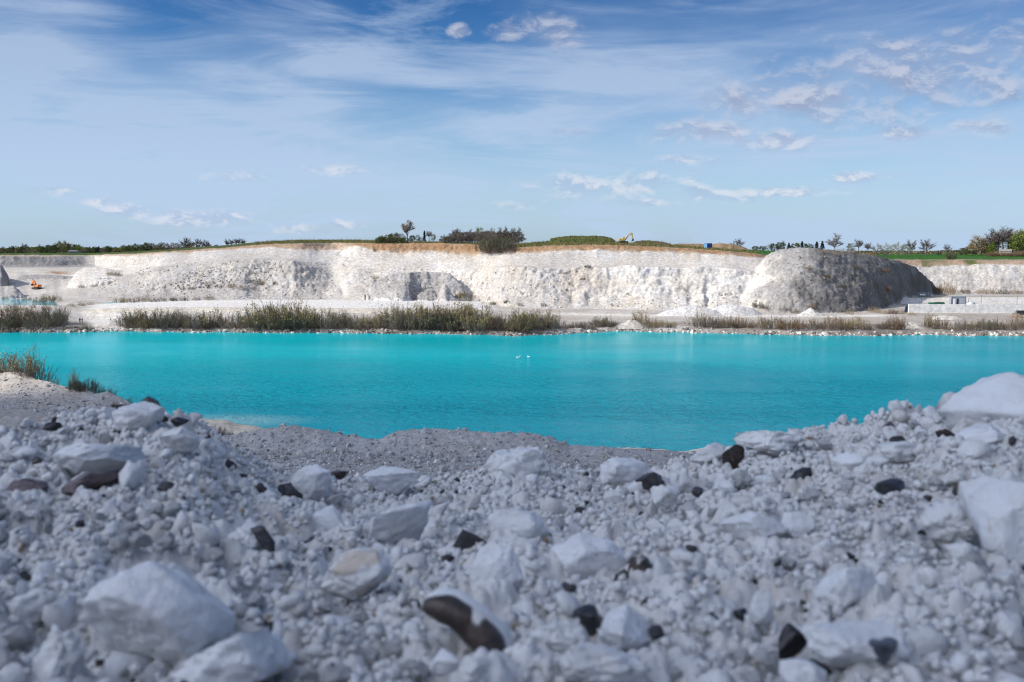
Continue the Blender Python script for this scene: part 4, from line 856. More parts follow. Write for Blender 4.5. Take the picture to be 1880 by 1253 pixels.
def shrub_mesh(name, seed, mats, stems=70, spread=.55, lean=.5, twigs=11, leaves=2.5, lw=.016, leafr=.018, leaf_from=.45, tall=1.0):
    g = np.random.default_rng(seed); G = Geo()
    for i in range(stems):
        a = g.uniform(0, 2*PI); r = spread * .5 * math.sqrt(g.uniform()); p = np.array([r*math.cos(a), r*math.sin(a), 0.])
        ln = g.uniform(.5, 1.0) * tall * (1 - .45 * r / (spread * .5 + 1e-6)); tilt = lean * g.uniform(.15, 1) * (.4 + r / spread)
        d = np.array([math.cos(a) * tilt, math.sin(a) * tilt, 1.0]) + g.normal(size=3) * .12; d /= np.linalg.norm(d)
        pts = [p]; 
        for k in range(4):
            d = d + g.normal(size=3) * .10 + np.array([0, 0, .04]); d /= np.linalg.norm(d); pts.append(pts[-1] + d * ln / 4)
        for k in range(4): G.twig(pts[k], pts[k+1] + (pts[k+1]-pts[k]) * .3, lw * (1.25 - .2*k), 0, g)
        for k in range(twigs):
            t = g.uniform(.12, 1.0) * 3.999; j = int(t); q = pts[j] + (pts[j+1] - pts[j]) * (t - j)
            e = q + (d * .6 + g.normal(size=3) * .55 + np.array([0, 0, .35])) * g.uniform(.08, .22) * tall; e[2] = max(e[2], .02)
            G.twig(q, e, lw * .8, 0, g)
            if t / 4 > leaf_from * g.uniform(.6, 1.3):
                for _ in range(int(g.poisson(leaves))): G.leaf(q + (e - q) * g.uniform(.3, 1.1) + g.normal(size=3) * .012, leafr * g.uniform(.6, 1.3), 1, g)
    return G.mesh(name, mats)
SH_ = {
 'brown': [shrub_mesh('shrub', 1, [M_TWIG, M_OLIVE], 40, 1.2, 1.05, 19, .4), shrub_mesh('shrub', 2, [M_BARK, M_TWIG], 42, 1.3, 1.1, 19, .4)],
 'olive': [shrub_mesh('shrub', 3, [M_TWIG, M_OLIVE], 36, .95, .9, 18, 1.9, .016, .022), shrub_mesh('shrub', 4, [M_TWIG, M_OLIVE], 38, 1.1, 1.0, 18, 1.6, .016, .022)],
 'tall':  [shrub_mesh('shrub', 5, [M_TWIG, M_OLIVE], 34, .5, .35, 13, 1.7, .011, .015), shrub_mesh('shrub', 6, [M_GREYTW, M_PALE], 32, .5, .4, 13, 1.2, .011, .014)],
 'dry':   [shrub_mesh('shrub', 7, [M_DRY, M_DRY], 80, 1.4, .7, 8, .4, .02), shrub_mesh('shrub', 8, [M_DRY, M_TWIG], 75, 1.6, .8, 8, .4, .02)],
 'dark':  [shrub_mesh('shrub', 9, [M_TWIG, M_DKLEAF], 90, 1.2, .8, 14, 1.6), shrub_mesh('shrub', 10, [M_BARK, M_DKLEAF], 90, 1.3, .8, 14, 1.4)],
 'red':   [shrub_mesh('shrub', 12, [M_REDTW, M_DRY], 80, 1.1, .6, 13, .9), shrub_mesh('shrub', 13, [M_REDTW, M_OLIVE], 80, 1.2, .6, 13, 1.0)],
 'green': [shrub_mesh('shrub', 14, [M_BARK, M_SPRING], 80, 1.0, .7, 12, 3.2, .014, .022, .1), shrub_mesh('shrub', 15, [M_BARK, M_DKLEAF], 90, 1.1, .7, 12, 3.2, .014, .024, .05)],
}
DESC = {'brown': 'dense brown twiggy', 'olive': 'olive-tipped upright', 'tall': 'tall thin pale-tipped', 'dry': 'low straw-coloured dry', 'dark': 'dark bushy', 'red': 'reddish-brown', 'green': 'green leafy'}
gs = np.random.default_rng(77)
first = {}
def put_shrub(kind, pos, h, label, group, wide=1.0, name='shrub'):
    i = int(gs.integers(0, 2)); me = SH_[kind][i]
    if (kind, i) in first: o = first[(kind, i)].copy(); C.objects.link(o)
    else: o = link(name, me); first[(kind, i)] = o
    o.location = pos - Vector((0, 0, .06 * h)); k = h * 1.15; o.scale = (k * wide * gs.uniform(.9, 1.15), k * wide * gs.uniform(.9, 1.15), k); o.rotation_euler = (0, 0, gs.uniform(0, 6.28))
    for key in ('group', 'label', 'category'):
        if key in o: del o[key]
    return tag(o, label, 'shrub', group)
NUM = ['first','second','third','fourth','fifth','sixth','seventh','eighth','ninth','tenth','eleventh','twelfth','thirteenth','fourteenth','fifteenth','sixteenth','seventeenth','eighteenth','nineteenth','twentieth']
NUM += ['twenty-' + q for q in NUM[:9]] + ['thirtieth'] + ['thirty-' + q for q in NUM[:9]] + ['fortieth'] + ['forty-' + q for q in NUM[:9]] + ['fiftieth'] + ['fifty-' + q for q in NUM[:9]]
# far shore: (where, px0, px1, count, height range in photo px, kinds, distance behind the waterline)
SEG = [
 ("thicket left of the two walkers", -6, 118, 24, (22, 40), ('brown','brown','olive','dark','tall'), (2, 22)),
 ("scrub before the two walkers", 112, 160, 7, (6, 10), ('brown','olive','dark'), (2, 7)),
 ("thicket right of the dog walker", 234, 300, 16, (26, 36), ('brown','dark','olive','brown'), (3, 14)),
 ("scrub under the embankment's left half", 300, 455, 28, (18, 36), ('brown','olive','dark','brown','tall'), (2, 14)),
 ("tall clump under the embankment's middle", 458, 572, 26, (30, 50), ('olive','olive','tall','brown','dark'), (2, 14)),
 ("scrub left of the driftwood", 574, 682, 20, (18, 38), ('brown','olive','tall','dark'), (3, 13)),
 ("tall bushes right of the driftwood", 692, 738, 7, (30, 54), ('tall','tall','olive'), (5, 13)),
 ("clump below the embankment's right end", 738, 880, 33, (28, 50), ('olive','brown','dark','olive'), (2, 15)),
 ("shore scrub below the grey cliff", 880, 1022, 27, (20, 38), ('olive','brown','tall','brown'), (3, 15)),
 ("scrub left of the white mound", 1022, 1132, 15, (10, 24), ('brown','brown','dark'), (3, 13)),
 ("bushes right of the white mound", 1166, 1242, 9, (14, 26), ('brown','olive','brown'), (4, 13)),
 ("bushes before the long powder heap", 1284, 1345, 9, (17, 34), ('brown','brown','tall'), (6, 14)),
 ("shore scrub below the dark hill", 1345, 1660, 34, (13, 25), ('brown','olive','brown','red'), (7, 20)),
 ("scrub before the concrete wall", 1698, 1890, 21, (13, 26), ('brown','brown','olive','dark'), (6, 20)),
]
for where, a, b, n, (h0, h1), kinds, (d0, d1) in SEG:
    rows = sorted((a + (b - a) * (i + gs.uniform(.1, .9)) / n for i in range(n)))
    for i, px in enumerate(rows):
        kind = kinds[int(gs.integers(0, len(kinds)))]; D = shoreD(px) + float(np.interp(px, PXS, sh_noise)) + gs.uniform(d0, d1)
        h = (h0 * .7 + (h1 * 1.3 - h0 * .7) * gs.uniform() ** 1.25) * D / F * (.85 if kind in ('brown', 'dark') else 1.0)
        put_shrub(kind, far_pt(px, D), h, f'{DESC[kind]} shrub, {NUM[i]} from left in {where}', 'shrubs along the far shore', .8 if kind != 'dry' else 1)
# single bushes on the quarry floor and slopes: (px, foot py, height px, kind, label)
for px, py, hp, kind, label in [
 (88,556,20,'olive','big olive bush at the edge of the small left pond'), (72,556,15,'olive','olive bush left of the big one at the small pond'), (50,553,11,'brown','low brown bush on the far bank of the small pond'),
 (100,553,13,'olive','olive bush right of the big one at the small pond'), (18,573,15,'dry','straw-coloured bush on the hummock at the left edge'), (38,571,11,'dry','low dry bush right of the one on the left hummock'), (60,566,8,'olive','small olive bush on top of the left hummock'),
 (84,571,13,'olive','olive bush on the right flank of the left hummock'), (130,563,8,'dry','dry tuft left of the start of the embankment'), (148,562,9,'dry','dry tuft at the start of the embankment'), (165,560,7,'dry','dry tuft on the left end of the embankment crest'),
 (218,556,13,'dry','dry bush, leftmost of the row by the narrow pool'), (230,556,12,'olive','olive bush second in the row by the narrow pool'), (246,556,10,'brown','brown bush third in the row by the narrow pool'), (262,555,14,'dry','dry bush fourth in the row by the narrow pool'),
 (280,555,10,'brown','brown bush fifth in the row by the narrow pool'), (298,554,11,'brown','brown bush sixth in the row by the narrow pool'), (318,553,9,'dark','dark bush seventh in the row by the narrow pool'), (338,553,10,'brown','brown bush eighth in the row by the narrow pool'), (360,552,9,'brown','brown bush ninth in the row by the narrow pool'), (384,551,10,'dry','dry bush last in the row by the narrow pool'),
 (335,533,9,'olive','olive tuft at the foot of the grey left heap'), (352,533,8,'olive','second olive tuft at the foot of the grey left heap'), (383,527,9,'olive','upright olive tuft halfway along the grey heap'), (402,529,9,'brown','brown tuft right of the upright olive one on the grey heap'), (427,529,12,'dry','tall dry tuft on the grey heap'), (443,531,9,'dry','dry tuft right of the tall one on the grey heap'), (465,532,8,'brown','brown tuft below the slanting gully'), (476,524,13,'olive','thin olive bush beside the slanting gully'), (505,524,8,'olive','olive tuft in the slanting gully'),
 (205,506,10,'dry','dry bush on the bright left heap'), (218,507,9,'dry','second dry bush on the bright left heap'), (150,529,7,'brown','brown scrub patch below the bright left heap'), (172,528,6,'brown','second brown scrub patch below the bright left heap'),
 (690,513,8,'olive','olive bush on the left shoulder of the dark mound'), (855,547,14,'olive','olive bush right of the dark mound'), (842,548,11,'olive','lower olive bush against the dark mound'), (866,549,9,'brown','brown bush right of the olive one by the dark mound'),
 (905,560,8,'dark','dark tuft at the foot of the grey cliff'), (930,560,8,'dark','second dark tuft at the foot of the grey cliff'), (955,562,7,'olive','olive tuft at the foot of the grey cliff'), (998,564,8,'olive','olive tuft at the right end of the grey cliff foot'),
 (1078,493,7,'dark','dark tuft on the ledge of the bright cliff'), (1070,515,6,'dark','dark tuft halfway down the bright cliff'), (1038,504,7,'brown','brown tuft on the edge of the grey cliff'),
 (1392,565,12,'dark','dark bush at the left foot of the dark hill'), (1405,568,11,'brown','brown bush beside the dark one at the hill foot'), (1440,574,9,'dry','dry bush at the front foot of the dark hill'), (1462,576,12,'brown','brown bush left of the white cone heap'), (1490,568,10,'dry','reddish dry bush behind the white cone heap'),
 (1560,577,10,'dry','dry tuft at the foot of the dark hill right of the cone heap'), (1603,574,14,'dry','dry bush at the right foot of the dark hill'), (1622,577,11,'dry','dry bush left of the concrete wall'), (1640,577,11,'red','reddish bush left of the concrete wall'), (1656,577,10,'dry','low dry bush touching the left end of the concrete wall'), (1675,579,8,'dry','low dry bush before the left end of the concrete wall'),
 (1483,497,9,'olive','olive tuft high on the lit side of the dark hill'), (1518,512,9,'dark','dark bush in the shaded middle of the hill'), (1545,530,8,'dark','dark bush low in the shaded middle of the hill'), (1622,503,12,'red','reddish bush on the shaded side of the hill'), (1628,537,12,'red','reddish bush low on the shaded side of the hill'), (1570,495,8,'dark','dark bush high on the shaded side of the hill'), (1510,465,8,'dry','dry bush on the hill brow'), (1532,469,9,'dry','second dry bush on the hill brow'),
 (1728,541,24,'dry','tall straw-coloured bush at the right end of the dark hill'), (1742,541,20,'dry','straw-coloured bush right of the tall one by the dark hill'), (1716,541,18,'red','reddish bush in the shade beside the tall straw-coloured one'), (1772,540,11,'red','reddish bush at the foot of the right cliff'), (1800,540,10,'dry','dry bush at the foot of the right cliff'), (1815,541,14,'dry','dry bush second along the right cliff foot'), (1842,541,15,'brown','brown bush third along the right cliff foot'), (1862,541,12,'dry','dry bush fourth along the right cliff foot'), (1880,541,13,'brown','brown bush at the picture edge of the right cliff foot')]:
    p = far_hit(px, py, 345, 700); put_shrub(kind, p, hp * p.y / F, label, 'bushes on the quarry floor and slopes', 1.0, 'bush')
# near bank, behind the terrace ridge
for px, Y, hp, kind, label, wd in [
 (62,116.5,72,'tall','tall narrow bare willow on the near left bank',.85),(52,117,46,'olive','bushy foot shrub left of the tall narrow willow',.7),(74,116,44,'brown','brown shrub right of the tall narrow willow',.7),(6,120,66,'olive','olive shrub cut by the left picture edge',.8),(22,120,34,'brown','low brown shrub right of the one at the left picture edge',1.2),(36,119,22,'brown','lowest brown scrub between edge shrub and willow',1.3),
 (102,114.5,24,'tall','sparse low shrub halfway along the left ridge',1.2),(138,111.8,46,'tall','thin wiry sapling behind the left ridge',.5),(157,110.8,30,'dark','dark round shrub in the dip of the left ridge',1.1),(170,110.5,24,'dark','dark shrub right of the round one in the ridge dip',1.1),(146,111.8,22,'dark','dark shrub left of the round one in the ridge dip',1.0),(207,109.6,26,'tall','bare grey shrub behind the right hump of the left ridge',1.0),(194,110.3,16,'dark','small dark shrub behind the right hump of the left ridge',1.0),(238,107.5,22,'tall','faint bare twigs at the right end of the left ridge',.9),
 (398,94,24,'brown','small brown shrub at the left end of the grey ridge',.9),(412,93.5,18,'dry','dry tuft beside the small brown shrub of the grey ridge',.9),(384,95,14,'brown','low scrub left of the small brown shrub of the grey ridge',1.2)]:
    p = bank_pt(px, Y); put_shrub(kind, p, hp * Y / F, label, 'shrubs on the near bank', wd)
# ------------------------------------------------------------------ trees
def tree_meshes(seed, mats, rx=.36, h0=.28, limbs=9, sub=6, tw=9, leaves=0, leafr=.02, lw=.011, shape=1.0, conifer=False):
    """unit-height tree -> (trunk mesh, crown mesh)"""
    g = np.random.default_rng(seed); T = Geo(); K = Geo()
    if conifer:
        T.tube([(0,0,-.03), (0,0,.5), (0,0,.97)], [.022, .014, .003], 0, 6)
        for i in range(95):
            z = .10 + .88 * (i / 95) ** .9; a = g.uniform(0, 2*PI); r = rx * (1 - z) ** .8 * g.uniform(.75, 1.1) + .015
            p = np.array([0, 0, z]); e = np.array([math.cos(a) * r, math.sin(a) * r, z - r * .25])
            K.twig(p, e, .008, 0, g)
            for _ in range(22): K.leaf(p + (e - p) * math.sqrt(g.uniform(.02, 1)) + g.normal(size=3) * .014, .028 * g.uniform(.6, 1.2), 0, g)
        return T.mesh('trunk', [mats[0]]), K.mesh('crown', [mats[1]])
    lean = g.normal(size=2) * .03
    top = np.array([lean[0], lean[1], .62]); T.tube([(0,0,-.03), (lean[0]*.3, lean[1]*.3, h0), top * .85, top], [.026, .020, .011, .006], 0, 7)
    for i in range(limbs):
        t = g.uniform(.0, 1) ** .8; b = np.array([lean[0]*t, lean[1]*t, h0 * .9 + (.62 - h0) * t * .85]); a = 2*PI * (i / limbs) + g.uniform(-.4, .4)
        zt = g.uniform(.5, .98); rr = rx * math.sqrt(max(.05, 1 - ((zt - .60) / .42) ** 2)) * g.uniform(.6, .95) * shape
        e = np.array([math.cos(a) * rr, math.sin(a) * rr, zt]); mpt = (b + e) / 2 + np.array([math.cos(a), math.sin(a), 0]) * rr * .12
        T.tube([b, mpt, e], [.011, .007, .0025], 0, 4)
        for k in range(sub):
            s_ = g.uniform(.25, 1.0); q = (b + (mpt - b) * 2 * s_) if s_ < .5 else (mpt + (e - mpt) * (2 * s_ - 1))
            d = (e - b) * .55 + g.normal(size=3) * .11; d[2] = abs(d[2]) * .6 + .03; f = q + d * g.uniform(.25, .6)
            T.twig(q, f, lw * 1.3, 0, g)
            for j in range(tw):
                r_ = q + (f - q) * g.uniform(.15, 1.0); u = r_ + ((f - q) * .35 + g.normal(size=3) * .05 + np.array([0, 0, .025])) * g.uniform(.4, 1.1)
                K.twig(r_, u, lw, 0, g)
                for _ in range(2): K.twig(r_ + (u - r_) * g.uniform(.3, 1), u + g.normal(size=3) * .028, lw * .75, 0, g)
                if leaves:
                    for _ in range(int(g.poisson(leaves))): K.leaf(u + g.normal(size=3) * .024, leafr * g.uniform(.6, 1.3), 1, g)
    return T.mesh('trunk', [mats[0]]), K.mesh('crown', [mats[0], mats[1]])
def crown_tree(seed, mats, rx=.42, z0=.06, clumps=70, per=52, leafr=.026, twiggy=.25, m2=1):
    """full-crowned tree: forked trunk with limbs, leaf clumps spread through an uneven crown"""
    g = np.random.default_rng(seed); T = Geo(); K = Geo()
    T.tube([(0,0,-.04), (.01,0,.16), (.02,.01,.42), (.02,.0,.66)], [.030, .024, .015, .005], 0, 7)
    for i in range(clumps):
        a = g.uniform(0, 2*PI); u = g.uniform(-1, 1); r = g.uniform(.35, 1) ** .5
        zc = (1 + z0) / 2; rz = (1 - z0) / 2 * .93; k = math.sqrt(1 - u*u) * (1 + .16 * math.sin(3*a + seed))
        c = np.array([math.cos(a) * k * rx * r, math.sin(a) * k * rx * r, zc + u * rz * r * (1 + .08 * math.sin(2*a + seed))])
        if i % 4 == 0: T.tube([(.01, 0, min(.6, max(.1, c[2] * .55))), (c * .5 + np.array([0, 0, c[2] * .28]) * .6), c], [.010, .006, .002], 0, 4)
        rc = g.uniform(.055, .12)
        for _ in range(per):
            q = c + g.normal(size=3) * rc * .55 * (1.15, 1.15, .8)
            if g.random() < twiggy: K.twig(q - (q - (0, 0, .3)) * .12, q + g.normal(size=3) * .03, .008, 0, g)
            else: K.leaf(q, leafr * g.uniform(.55, 1.35), m2, g)
    return T.mesh('trunk', [mats[0]]), K.mesh('crown', [mats[0], mats[1]])
TR = {
 'bare':   [tree_meshes(1, [M_GREYTW, M_RUST], .38, .22, 13, 8, 11), tree_meshes(2, [M_BARK, M_RUST], .42, .2, 14, 8, 11)],
 'tallbare': [tree_meshes(3, [M_GREYTW, M_RUST], .26, .40, 11, 7, 10), tree_meshes(4, [M_BARK, M_RUST], .24, .36, 11, 7, 10)],
 'budding':[crown_tree(5, [M_REDTW, M_SPRING], .42, .10, 64, 46, .02, .62), crown_tree(6, [M_REDTW, M_OLIVE], .40, .12, 60, 46, .02, .66)],
 'leafy':  [crown_tree(7, [M_BARK, M_DKLEAF], .46, .05), crown_tree(8, [M_BARK, M_SPRING], .44, .06, 66)],
 'rusty':  [tree_meshes(9, [M_GREYTW, M_RUST], .27, .22, 12, 7, 9, 1.8, .018)] * 2,
 'pale':   [crown_tree(10, [M_GREYTW, M_PALE], .55, .05, 60, 44, .02, .6)] * 2,
 'dark':   [crown_tree(11, [M_BARK, M_DKLEAF], .62, .0, 80, 52, .03, .3), crown_tree(12, [M_BARK, M_TWIG], .60, .0, 80, 52, .022, .7)],
 'brush':  [crown_tree(12, [M_BARK, M_TWIG], .60, .0, 80, 56, .02, .78), crown_tree(16, [M_GREYTW, M_REDTW], .58, .0, 84, 56, .02, .8)],
 'conifer':[tree_meshes(13, [M_BARK, M_CON], .24, conifer=True), tree_meshes(14, [M_BARK, M_CON], .34, conifer=True)],
}
TDESC = {'bare': 'bare grey-brown round-crowned tree', 'tallbare': 'tall slender bare tree', 'budding': 'tree in brown and green bud', 'leafy': 'green leafy tree', 'rusty': 'slim rust-leaved tree', 'pale': 'pale green willow-like tree', 'dark': 'dark bushy tree', 'brush': 'brown twiggy tree', 'conifer': 'dark conifer'}
tproto = {}
def put_tree(kind, px, D, top, label, group, wide=1.0, i=None, base=None, name=None):
    """tree whose top shows at photo height `top`, standing on the ground at distance D"""
    i = int(gs.integers(0, 2)) if i is None else i; p = far_pt(px, D) if base is None else base
    h = (zat(top, D) - p.z) * 1.02; nm = name or ('conifer' if kind == 'conifer' else 'tree')
    e = empty(nm, p, gs.uniform(0, 6.28), label, 'tree', group); k = h * wide; e.scale = (k, k, h)
    if (kind, i) not in tproto: tproto[(kind, i)] = (link('trunk', TR[kind][i][0], e), link('crown', TR[kind][i][1], e))
    else:
        for q in tproto[(kind, i)]:
            c = q.copy(); c.parent = e; C.objects.link(c)
    return e
# woodland along the left skyline
rows = []
for i in range(78):
    px = -8 + i * 6.3 + gs.uniform(-3, 3)
    D = gs.uniform(665, 770); top = float(np.interp(px, [0, 20, 48, 60, 75, 100, 118, 135, 150, 180, 200, 240, 290, 330, 345, 400, 440, 470, 490], [456, 455, 451, 458, 453, 449, 444.5, 450, 453, 455, 454, 450.5, 447.5, 448, 449, 452, 454, 455, 456])) + gs.uniform(-3.5, 1.5)
    kind = ('dark', 'leafy', 'dark', 'budding')[int(gs.integers(0, 4))] if px < 335 else ('dark', 'budding')[int(gs.integers(0, 2))]
    rows.append((px, kind, D, top, .75 if kind == 'dark' else .95))
rows += [(px, 'conifer', 735, t, 1.1) for px, t in ((162, 454), (168, 453), (174, 453), (180, 453.5), (185, 452.5), (386, 446), (381, 450), (466, 448), (452, 450))]
rows += [(px, 'bare', 740, t, 1.0) for px, t in ((343, 439), (352, 440), (364, 441), (374, 442), (382, 444), (48, 449.5))] + [(px, 'tallbare', 745, t, 1.1) for px, t in ((419, 440.5), (427, 440), (435, 438.5), (442, 438), (449, 440))]
kn = {}
for px, kind, D, top, wd in sorted(rows):
    n_ = kn.get(kind, 0); kn[kind] = n_ + 1
    put_tree(kind, px, D, top, f'{TDESC[kind]}, {NUM[n_]} such from left in the left skyline wood', 'trees of the left skyline wood', wd)
# the clumps on the middle skyline
for px, kind, D, top, wd, label in [
 (749,'rusty',512,404,.95,'tall slim rusty tree, highest on the middle skyline'), (702,'leafy',508,433,1.3,'low green tree at the left end of the middle clump'), (714,'dark',509,430,1.0,'dark bushy tree second in the middle clump'), (726,'leafy',511,427,1.1,'green tree third in the middle clump'), (738,'dark',510,429,1.0,'dark bushy tree just left of the tall rusty tree'), (758,'dark',511,432,.8,'dark bush just right of the tall rusty tree'),
 (768,'budding',512,431,.8,'small budding tree right of the tall rusty tree'), (780,'conifer',514,424,.9,'small dark conifer-like tree in the gap of the middle skyline'), (789,'tallbare',514,424,1.2,'small slender tree right of the conifer-like one'), (796,'budding',514,429,.9,'small budding tree at the right end of the first clump'), (774,'dark',511,436,1.1,'low dark bush under the conifer-like tree'),
 (818,'bare',508,432,.9,'small bare tree leftmost of the brown copse'), (830,'brush',507,427,.95,'dark bushy tree second in the brown copse'), (842,'bare',508,423,1.0,'bare tree third in the brown copse'), (854,'brush',505,425,.95,'dark bushy tree fourth in the brown copse'), (868,'bare',504,423,1.0,'bare tree in the middle of the brown copse'), (882,'budding',503,417,.9,'tallest budding tree of the brown copse'),
 (893,'brush',497,424,.95,'dark tree right of the tallest in the brown copse'), (908,'bare',497,421,1.0,'bare tree over the dark gap of the brown copse'), (921,'brush',496,425,.95,'dark tree over the right side of the gap'), (934,'bare',495,423,1.0,'bare tree second from right in the brown copse'), (949,'bare',494,421,1.0,'grey bare tree at the right end of the brown copse'), (958,'bare',492,430,.9,'low bare tree last in the brown copse'), (812,'brush',506,438,1.3,'low green-brown bush before the brown copse'),
 (697,'dark',503,436,1.3,'dark low bush at the far left end of the first clump'), (720,'dark',503,435,1.4,'dark low bush in front of the green trees of the first clump'), (743,'dark',503,437,1.4,'dark low bush at the foot of the tall rusty tree'), (826,'brush',500,433,1.3,'dark bush at the front left of the brown copse'), (848,'brush',499,431,1.3,'dark bush at the front of the brown copse, second'), (866,'brush',498,430,1.3,'dark bush at the front of the brown copse, third'),
 (886,'brush',492,428,1.2,'dark bush above the left edge of the notch'), (902,'brush',491,428,1.2,'dark bush above the middle of the notch'), (916,'brush',491,429,1.2,'dark bush above the right of the notch'), (930,'brush',489,431,1.2,'dark bush above the right edge of the notch'), (944,'brush',488,433,1.2,'dark bush under the grey bare tree of the copse'), (836,'tallbare',508,421,1.2,'thin bare tree rising left in the brown copse'), (924,'bare',496,420,1.0,'bare tree rising behind the notch bushes')]:
    put_tree(kind, px, D, top, label, 'trees on the middle skyline', wd)
k = 0
for px in [*np.arange(699, 745, 9.5), *np.arange(815, 962, 10.5)]:
    f_ = px > 800; tp = (float(np.interp(px, [815, 840, 880, 920, 950, 962], [435, 428, 424, 425, 427, 432])) if f_ else 434) + gs.uniform(-2, 2)
    put_tree('brush' if f_ else ('leafy', 'brush')[k % 2], px, 500 if f_ else 506, tp, f'dense twiggy bush, {NUM[k]} from left in the hedge before the middle skyline trees', 'hedge before the middle skyline trees', 1.15, name='bush'); k += 1
# scrub hanging into the notch of the soil band
for k, (px, py, hp) in enumerate([(890,462,22),(898,463,26),(906,464,30),(914,464,32),(922,463,30),(930,462,24),(902,458,24),(918,458,28)]):
    p = far_hit(px, py, 420, 560); put_shrub('dark', p, hp * p.y / F, f'dark scrub, {NUM[k]} in the notch of the brown soil band', 'scrub in the notch of the soil band', .9, 'bush')
# right skyline
for px, kind, D, top, wd, label in [
 (1355,'bare',640,441,1.3,'small bare tree behind the brown spoil heap'), (1343,'bare',640,444,1.1,'smaller bare tree left of the one behind the spoil heap'), (1385,'dark',660,452,1.4,'low dark bush left of the hill top'), (1398,'dark',660,452,1.3,'second low dark bush left of the hill top'), (1408,'pale',650,449,.9,'pale leafy tree left of the hill top'), (1420,'dark',650,447,1.1,'dark tree behind the left shoulder of the hill'), (1432,'leafy',650,443,1.0,'rounded green tree behind the left shoulder of the hill'), (1446,'conifer',650,446,1.3,'dark conifer behind the hill top'), (1457,'dark',655,446,1.0,'dark bushy tree behind the hill top'),
 (1470,'conifer',650,443.5,1.2,'taller dark conifer behind the hill top'), (1482,'dark',650,447,1.1,'dark tree right of the taller conifer'), (1497,'conifer',650,444,1.3,'broad dark conifer left of the wind-bent bare tree'), (1507,'conifer',650,443,1.2,'dark conifer next to the wind-bent bare tree'), (1530,'bare',640,432,1.15,'large bare wind-bent tree behind the hill top'),
 (1560,'budding',640,446,1.0,'budding tree right of the wind-bent bare tree'), (1574,'tallbare',640,440,1.2,'thin bare tree standing over reddish scrub'), (1590,'tallbare',650,446,1.2,'second thin bare tree over reddish scrub'), (1608,'pale',650,447,.9,'pale leafy tree behind reddish scrub'), (1625,'pale',650,447,1.0,'pale tree left of the broad pale willow'), (1646,'pale',690,445,1.0,'broad pale green willow by the green field'), (1658,'pale',700,448,.9,'lower pale willow right of the broad one'),
 (1669,'bare',735,444,1.1,'small round bare tree at the edge of the green field'), (1698,'bare',735,443,1.35,'wide round bare tree at the edge of the green field'), (1721,'dark',740,462,1.5,'low dark hedge bush right of the wide round bare tree'), (1735,'bare',735,451,1.0,'little bare tree between field bushes'), (1764,'dark',740,455,1.2,'brown hedge tree left of the great beech group'), (1774,'budding',740,452,1.0,'budding hedge tree left of the great beech group'),
 (1791,'budding',735,430,.95,'great budding beech, left of the group by the house'), (1803,'budding',738,438,.9,'lower green-tinged beech second in the group'), (1815,'bare',742,431,1.0,'bare reddish beech in the middle of the group'), (1817,'leafy',730,446,.9,'short bright green tree before the beech group'), (1829,'bare',742,424,1.05,'tall bare beech left of the house'), (1838,'tallbare',735,420,1.5,'tallest bare tree directly above the house'), (1848,'tallbare',738,420,1.5,'tall bare tree right of the tallest one above the house'), (1866,'leafy',728,423,.9,'big green leafy tree at the right edge'), (1880,'budding',735,420,1.0,'budding tree cut by the right picture edge'), (1892,'leafy',730,430,1.0,'green tree mostly outside the right picture edge'),
 (1783,'leafy',745,447,1.2,'low green tree behind the great budding beech'), (1798,'budding',748,440,1.1,'budding tree filling the gap left in the beech group'), (1810,'leafy',748,445,1.2,'low green tree at the foot of the beech group'), (1823,'budding',750,432,1.0,'budding tree between the two bare beeches'), (1855,'budding',745,430,1.1,'budding tree behind the big green leafy tree'), (1872,'leafy',750,434,1.2,'low green tree under the budding tree at the edge')]:
    put_tree(kind, px, D, top, label, 'trees on the right skyline', wd)
p = far_pt(1743, 600); put_shrub('green', p, 17 * 600 / F, 'dense dark green bush standing alone on the green field', None, .85, 'bush')
k = 0
for px in np.arange(1818, 1892, 9.0):
    p = far_pt(px, 690); put_shrub('red', p, gs.uniform(9, 14) * 690 / F, f'purplish hedge bush, {NUM[k]} from the left below the house', 'hedge below the house', 1.3, 'bush'); k += 1
k = 0
for px in np.arange(1536, 1646, 7.5):
    D = gs.uniform(505, 560); p = far_pt(px, D); put_shrub(('red', 'dry', 'red', 'olive')[int(gs.integers(0, 4))], p, gs.uniform(14, 22) * D / F, f'reddish-brown scrub bush, {NUM[k]} from the left behind the hill top', 'scrub behind the hill top', .95, 'bush'); k += 1
# rough grass along the turf edges (uncountable)
gq = np.random.default_rng(8); G = Geo()
for i in range(5200):
    px = gq.choice([gq.uniform(470, 700), gq.uniform(940, 1135), gq.uniform(1135, 1390), gq.uniform(660, 900)]); s_ = gq.uniform(12.0, 13.05)
    j = int(np.interp(px, PXS, np.arange(ncol))); D = float(np.interp(s_, idx17, PD[j])); p = np.array(far_pt(px, D)); 
    for _ in range(5): G.twig(p + gq.normal(size=3) * (.25, .25, 0), p + np.array([gq.normal() * .25, gq.normal() * .25, gq.uniform(.3, 1.1)]), .09, int(gq.integers(0, 2)), gq)
tag(link('rough_grass', G.mesh('rough_grass', [M_DKLEAF, M_OLIVE])), 'rough grass fringing the turf above the soil band', 'grass', None, 'stuff')

